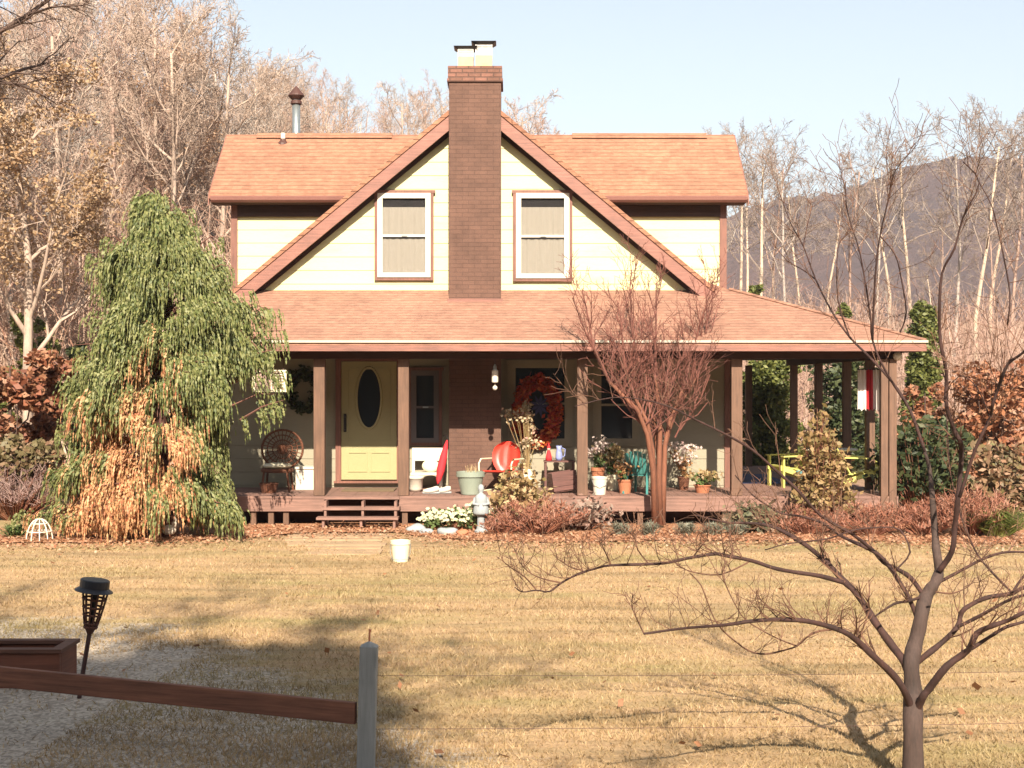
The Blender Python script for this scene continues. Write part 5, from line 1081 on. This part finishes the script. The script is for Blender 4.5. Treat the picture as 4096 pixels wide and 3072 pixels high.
# ============================================================ ground, lawn, bed, mountain
def sheet(name, xs, ys, zf, mat, kind='structure', label=None):
    nx, ny = len(xs), len(ys); v = [(x_, y_, zf(x_, y_)) for y_ in ys for x_ in xs]
    f = [(j*nx+i, j*nx+i+1, (j+1)*nx+i+1, (j+1)*nx+i) for j in range(ny-1) for i in range(nx-1)]
    m = MB(); m.v = v; m.f = f; o = m.build(name, mat, None, uv=False, smooth=True, loc=(0, 0, 0)); tag(o, label, None, None, kind); return o
def spaced(a, b, near, step, grow_):
    out = [near]; s = step; q = near
    while q < b: q += s; out.append(min(q, b)); s *= grow_
    s = step; q = near; left = []
    while q > a: q -= s; left.append(max(q, a)); s *= grow_
    return left[::-1]+out
m, t, b, o = nt('dry_lawn'); v = coord(t, 'Object')
geo = N(t, 'ShaderNodeNewGeometry'); sep = N(t, 'ShaderNodeSeparateXYZ'); t.links.new(geo.outputs['Position'], sep.inputs[0])
big = noise(t, coord(t, 'Object', (.3, .95, 1)), .9, 7, .68); mid = noise(t, coord(t, 'Object', (.45, 1.7, 1)), 2.2, 8, .75); fine = noise(t, coord(t, 'Object', (1, 1, 1)), 45, 4, .7)
straw = ramp(t, fine, [(.25, (.29, .18, .085)), (.5, (.45, .295, .155)), (.75, (.58, .41, .235))])
green = ramp(t, fine, [(.3, (.20, .17, .06)), (.7, (.36, .29, .11))])
k = mix(t, straw, green, ramp(t, big, [(.46, (0, 0, 0)), (.62, (.75, .75, .75))]))
k = mix(t, k, (.255, .185, .085), ramp(t, noise(t, coord(t, 'Object', (.13, 1.3, 1)), 1.7, 6, .65), [(.50, (0, 0, 0)), (.62, (.75, .75, .75))]))  # long dark streaks, shadow and duller grass together, put into the colour
k = mix(t, k, (.30, .18, .09), ramp(t, mid, [(.50, (0, 0, 0)), (.68, (.8, .8, .8))]))
# forest floor farther back
ff = ramp(t, noise(t, v, 6, 6, .7), [(.3, (.20, .115, .07)), (.7, (.42, .27, .18))])
mr = N(t, 'ShaderNodeMapRange'); t.links.new(sep.outputs[1], mr.inputs[0]); mr.inputs[1].default_value = 3; mr.inputs[2].default_value = 9
k = mix(t, k, ff, mr.outputs[0])
# worn gravel at the near left, its edge broken up by grass
def M_(op, a, c=None):
    q = N(t, 'ShaderNodeMath', operation=op)
    for i, s_ in enumerate((a, c)):
        if s_ is None: continue
        if hasattr(s_, 'is_linked'): t.links.new(s_, q.inputs[i])
        else: q.inputs[i].default_value = s_
    return q.outputs[0]
e = M_('ADD', M_('MULTIPLY', M_('ADD', sep.outputs[0], 2.5), -.85), M_('MULTIPLY', M_('ADD', sep.outputs[1], 10.6), -.55))
e2 = M_('MINIMUM', e, M_('MULTIPLY', M_('ADD', sep.outputs[1], 9.3), -1.0))
e3 = M_('ADD', e2, M_('MULTIPLY', M_('SUBTRACT', noise(t, coord(t, 'Object', (.7, 1.8, 1)), 1.4, 9, .78), .5), 4.2))
vo = N(t, 'ShaderNodeTexVoronoi'); vo.inputs['Scale'].default_value = 42; t.links.new(v, vo.inputs['Vector'])
gr = ramp(t, vo.outputs['Color'], [(.2, (.25, .21, .17)), (.8, (.56, .48, .39))])
k = mix(t, k, gr, ramp(t, e3, [(.15, (0, 0, 0)), (.75, (.92, .92, .92))]))
t.links.new(k, b.inputs['Base Color']); b.inputs['Roughness'].default_value = .95; bump(t, b, fine, .6, .03); M['lawn'] = m
def gz(x_, y_): return ground(x_, y_)+.018*math.sin(x_*1.7+y_*.6)*math.cos(y_*1.3-x_*.4)*(1 if abs(x_) < 40 and -22 < y_ < -3 else 0)
xs = spaced(-900, 900, 0, .5, 1.035); ys = spaced(-300, 1500, -10, .4, 1.035)
sheet('ground', xs, ys, gz, M['lawn'])
# mulch bed
m, t, b, o = nt('mulch'); v = coord(t, 'Object'); k = ramp(t, noise(t, v, 22, 5, .75), [(.3, (.22, .08, .035)), (.5, (.42, .19, .09)), (.72, (.56, .32, .17))]); t.links.new(k, b.inputs['Base Color']); b.inputs['Roughness'].default_value = .95; bump(t, b, noise(t, v, 50, 4), .8, .03); M['mulch'] = m
rnd = random.Random(12); fr = []
tab = [(-10.0, -2.9), (-6, -2.6), (-4.4, -2.2), (-3.3, -1.2), (-1.8, -1.1), (-1.2, -2.0), (.4, -2.6), (2.5, -2.3), (5, -2.4), (7.5, -2.8), (10, -2.9)]
x_ = -10.0
while x_ < 10: fr.append((x_, lerp_tab(tab, x_)+rnd.gauss(0, .06))); x_ += .18
mm_ = MB(); mm_.poly([(a, c, .022) for a, c in fr]+[(10, 2.0, .022), (-10, 2.0, .022)]); o = mm_.build('mulch_bed', M['mulch'], None, loc=(0, 0, 0)); tag(o, None, None, None, 'structure')
# leaf litter over bed and lawn edge
rnd = random.Random(4); lt = MB()
for i in range(17000):
    x_ = rnd.uniform(-9.5, 9.5); y_ = lerp_tab(tab, x_)+(abs(rnd.gauss(0, 1.2)) if rnd.random() < .72 else -abs(rnd.gauss(0, .55)))
    if y_ > 1.9 or (-4.9 < x_ < 6.3 and y_ > -.1 and rnd.random() < .9): continue
    c = Vector((x_, y_, .03+rnd.random()*.025)); s = rnd.uniform(.015, .038); a = rnd.uniform(0, 6.28); e1 = Vector((math.cos(a), math.sin(a), rnd.gauss(0, .35)))*s; e2 = Vector((-math.sin(a), math.cos(a), rnd.gauss(0, .35)))*s*.6
    n = len(lt.v); lt.v += [tuple(c-e1), tuple(c+e2), tuple(c+e1), tuple(c-e2)]; lt.f.append((n, n+1, n+2, n+3))
o = lt.build('leaf_litter', leafy('litter_leaf', [(.46, .22, .12), (.54, .33, .20), (.36, .14, .07), (.58, .42, .29)]), None, uv=False, loc=(0, -2, 0)); tag(o, 'orange-brown fallen leaves along the flower bed', 'fallen leaves', None, 'stuff')
# scattered leaves on the lawn
lt = MB()
for i in range(90):
    y_ = rnd.uniform(-15, -2.5); x_ = X(rnd.uniform(-100, 4200), y_); c = Vector((x_, y_, gz(x_, y_)+.05)); s = rnd.uniform(.02, .042); a = rnd.uniform(0, 6.28); e1 = Vector((math.cos(a), math.sin(a), rnd.gauss(0, .5)))*s; e2 = Vector((-math.sin(a), math.cos(a), rnd.gauss(0, .5)))*s*.7
    n = len(lt.v); lt.v += [tuple(c-e1), tuple(c+e2), tuple(c+e1), tuple(c-e2)]; lt.f.append((n, n+1, n+2, n+3))
o = lt.build('scattered_leaves', leafy('brown_fallen_leaf', [(.28, .12, .05), (.36, .17, .08), (.2, .09, .04)]), None, uv=False, loc=(0, -8, 0)); tag(o, 'single brown leaves scattered over the dry lawn', 'fallen leaves', None, 'stuff')
# grass blades (denser near the camera)
rg = np.random.default_rng(5); n = 130000
d = 8.6*np.exp(rg.random(n)*math.log(21.5/8.6)); yb = d-24; ub = rg.uniform(-150, 4250, n); xb = (ub-U0)*d/F
patch = np.sin(xb*1.9+1.3*np.sin(yb*1.1))*np.cos(yb*2.3+np.sin(xb*.8)); bare = np.sin(xb*.55+2.2*np.sin(yb*.9))*np.sin(yb*1.7+xb*.8+1.5*np.sin(xb*.6)); keep = (bare > -.5) | (rg.random(n) < .6)
sp = (xb < (-3.0+.1*(yb+14))) & (yb < -11.2+.25*np.minimum(0, xb+3)) ; keep &= ~(sp & (rg.random(n) < .9))
xb, yb = xb[keep], yb[keep]; n = len(xb)
zb = .018*np.sin(xb*1.7+yb*.6)*np.cos(yb*1.3-xb*.4)-.004
h = rg.uniform(.015, .045, n)*(1+.5*np.clip(patch[keep], 0, 1)); an = rg.uniform(0, 2*PI, n); w = rg.uniform(.0035, .007, n)*(1+(yb+15)*.03); lx, ly = rg.normal(0, .025, n), rg.normal(0, .025, n)
V = np.empty((n, 3, 3)); V[:, 0] = np.stack([xb-np.cos(an)*w, yb-np.sin(an)*w, zb], 1); V[:, 1] = np.stack([xb+np.cos(an)*w, yb+np.sin(an)*w, zb], 1); V[:, 2] = np.stack([xb+lx, yb+ly, zb+h], 1)
me = bpy.data.meshes.new('grass'); me.vertices.add(3*n); me.vertices.foreach_set('co', V.reshape(-1)); me.loops.add(3*n); me.loops.foreach_set('vertex_index', np.arange(3*n, dtype=np.int32)); me.polygons.add(n); me.polygons.foreach_set('loop_start', np.arange(0, 3*n, 3, dtype=np.int32)); me.update(calc_edges=True)
gm_ = leafy('dry_grass_blade', [(.46, .31, .16), (.58, .42, .24), (.38, .245, .12), (.52, .38, .20), (.40, .29, .13)], trans=.3); t = gm_.node_tree
bb = t.nodes['Principled BSDF']; src = bb.inputs['Base Color'].links[0].from_socket; gi = N(t, 'ShaderNodeNewGeometry')
gg = ramp(t, gi.outputs['Random Per Island'], [(0, (.16, .17, .055)), (.5, (.26, .25, .09)), (1, (.36, .31, .13))])
k = mix(t, src, gg, ramp(t, noise(t, coord(t, 'Object', (.3, .95, 1)), .9, 7, .68), [(.49, (0, 0, 0)), (.62, (.55, .55, .55))]))
k = mix(t, k, (.27, .18, .085), ramp(t, noise(t, coord(t, 'Object', (.13, 1.3, 1)), 1.7, 6, .65), [(.50, (0, 0, 0)), (.60, (.8, .8, .8))]))  # matching streaks of shadow tone put into the blades
t.links.new(k, bb.inputs['Base Color'])
for nd in t.nodes:
    if nd.bl_idname == 'ShaderNodeBsdfTranslucent': t.links.new(k, nd.inputs[0])
me.materials.append(gm_); o = bpy.data.objects.new('grass', me); C.objects.link(o); tag(o, 'short straw coloured winter grass of the lawn', 'grass', None, 'stuff')
# mountain: a wooded ridge far to the right
yM = 620.0
prof = [(1500, 1250), (2400, 1180), (2800, 900), (2980, 790), (3100, 770), (3200, 758), (3330, 748), (3400, 715), (3480, 680), (3560, 655), (3640, 634), (3720, 622), (3830, 624), (3920, 636), (4030, 655), (4120, 690), (4300, 740), (4600, 800), (5200, 900), (6500, 1200)]
def mz(x_, y_):
    u = U0+x_*F/(yM+24); top = Z(lerp_tab(prof, u), yM); k = (y_-yM)/260
    h_ = top*max(0, math.cos(max(-1, min(1, k))*PI/2))**.9; return h_*(1+.04*math.sin(x_*.05+y_*.03)*abs(k)) + (2.0*math.sin(x_*.35+math.sin(y_*.2))*math.sin(y_*.3+x_*.11)+1.0*math.sin(x_*.9+y_*.5)*math.sin(y_*.83))*min(1, h_/20) - 6
m, t, b, o = nt('wooded_mountain'); v = coord(t, 'Object', (1, 1, .4)); k = ramp(t, noise(t, v, .12, 8, .75), [(.3, (.15, .094, .088)), (.5, (.20, .125, .117)), (.7, (.25, .16, .148))]); k = mix(t, k, ramp(t, noise(t, v, .012, 4), [(.35, (.72, .78, .92)), (.65, (1.25, 1.1, 1.0))]), .8, 'MULTIPLY'); t.links.new(k, b.inputs['Base Color']); b.inputs['Roughness'].default_value = 1; bump(t, b, noise(t, v, .22, 8, .85), 1.0, 8)
sheet('mountain', [-60+6*i for i in range(100)], [360+7*i for i in range(76)], mz, m)
# the air
ab = boxes('haze', bpy.data.materials.new('haze'), None, (-915, 915, -315, 1515, -9, 150)); tag(ab, None, None, None, 'stuff')
hm = ab.data.materials[0]; hm.use_nodes = True; ht = hm.node_tree; ht.nodes.clear(); ho = ht.nodes.new('ShaderNodeOutputMaterial'); hv = ht.nodes.new('ShaderNodeVolumePrincipled')
hv.inputs['Color'].default_value = (.86, .90, 1, 1); hv.inputs['Density'].default_value = .0003; hv.inputs['Anisotropy'].default_value = .2; ht.links.new(hv.outputs[0], ho.inputs['Volume'])
# ============================================================ light, sky, air, camera
SUN_EL, SUN_AZ = R(35.5), R(4.0)
sd = Vector((math.sin(SUN_AZ)*math.cos(SUN_EL), -math.cos(SUN_AZ)*math.cos(SUN_EL), math.sin(SUN_EL)))
L = bpy.data.lights.new('sun', 'SUN'); L.energy = 5.0; L.angle = R(.5); L.color = (1.0, .87, .70)
lo = bpy.data.objects.new('sun', L); C.objects.link(lo); lo.rotation_euler = (-sd).to_track_quat('-Z', 'Y').to_euler(); lo.location = (5, -30, 25)
W = bpy.data.worlds.new('World'); bpy.context.scene.world = W; W.use_nodes = True; t = W.node_tree; t.nodes.clear()
ow = t.nodes.new('ShaderNodeOutputWorld'); bg = t.nodes.new('ShaderNodeBackground'); sk = t.nodes.new('ShaderNodeTexSky'); sk.sky_type = 'NISHITA'; sk.sun_disc = False
sk.sun_elevation = SUN_EL; sk.sun_rotation = PI-SUN_AZ; sk.air_density = 1.0; sk.dust_density = 2.2; sk.ozone_density = 1.6; sk.altitude = 0
bg.inputs[1].default_value = .07; hs = t.nodes.new('ShaderNodeHueSaturation'); hs.inputs['Saturation'].default_value = .5; hs.inputs['Hue'].default_value = .485; t.links.new(sk.outputs[0], hs.inputs['Color']); t.links.new(hs.outputs[0], bg.inputs[0]); t.links.new(bg.outputs[0], ow.inputs[0])
sc = bpy.context.scene
cam = bpy.data.cameras.new('camera'); co = bpy.data.objects.new('camera', cam); C.objects.link(co); co.location = CAM; co.rotation_euler = (PI/2, 0, 0)
cam.sensor_width = 36; cam.lens = F/4096*36; cam.clip_end = 5000; cam.clip_start = .1; sc.camera = co
sc.view_settings.view_transform = 'Standard'; sc.view_settings.look = 'None'; sc.view_settings.exposure = 1.5; sc.view_settings.gamma = 1
sc.render.engine = 'CYCLES'; sc.cycles.max_bounces = 6; sc.cycles.transparent_max_bounces = 12; sc.cycles.use_denoising = True

# plank walk in front of the steps
pk = courses('walk_planks', (.44, .30, .19), (.36, .23, .14), (.2, .12, .07), 30, .3, .01, 3, .4, .5)
m = MB(); rnd = random.Random(2)
for i in range(8):
    ya = -1.35-.36*i; m.box(X(1120+12*i, ya)+rnd.gauss(0, .06), X(1560-6*i, ya)+rnd.gauss(0, .08), ya-.15, ya+.13, -.02, .008+rnd.uniform(0, .016))
o = m.build('path', wood('walk_wood', (.40, .275, .165), .9, var=.3), None, loc=(0, -2.5, 0)); tag(o, None, None, None, 'structure')
# base colours are kept in one exposure range
for mt in bpy.data.materials:
    tr_ = mt.node_tree
    for nd in list(tr_.nodes):
        key = {'ShaderNodeBsdfPrincipled': 'Base Color', 'ShaderNodeBsdfTranslucent': 'Color'}.get(nd.bl_idname)
        if key and nd.inputs[key].is_linked:
            src = nd.inputs[key].links[0].from_socket; tr_.links.new(mix(tr_, src, (.79, .79, .79), 1.0, 'MULTIPLY'), nd.inputs[key])
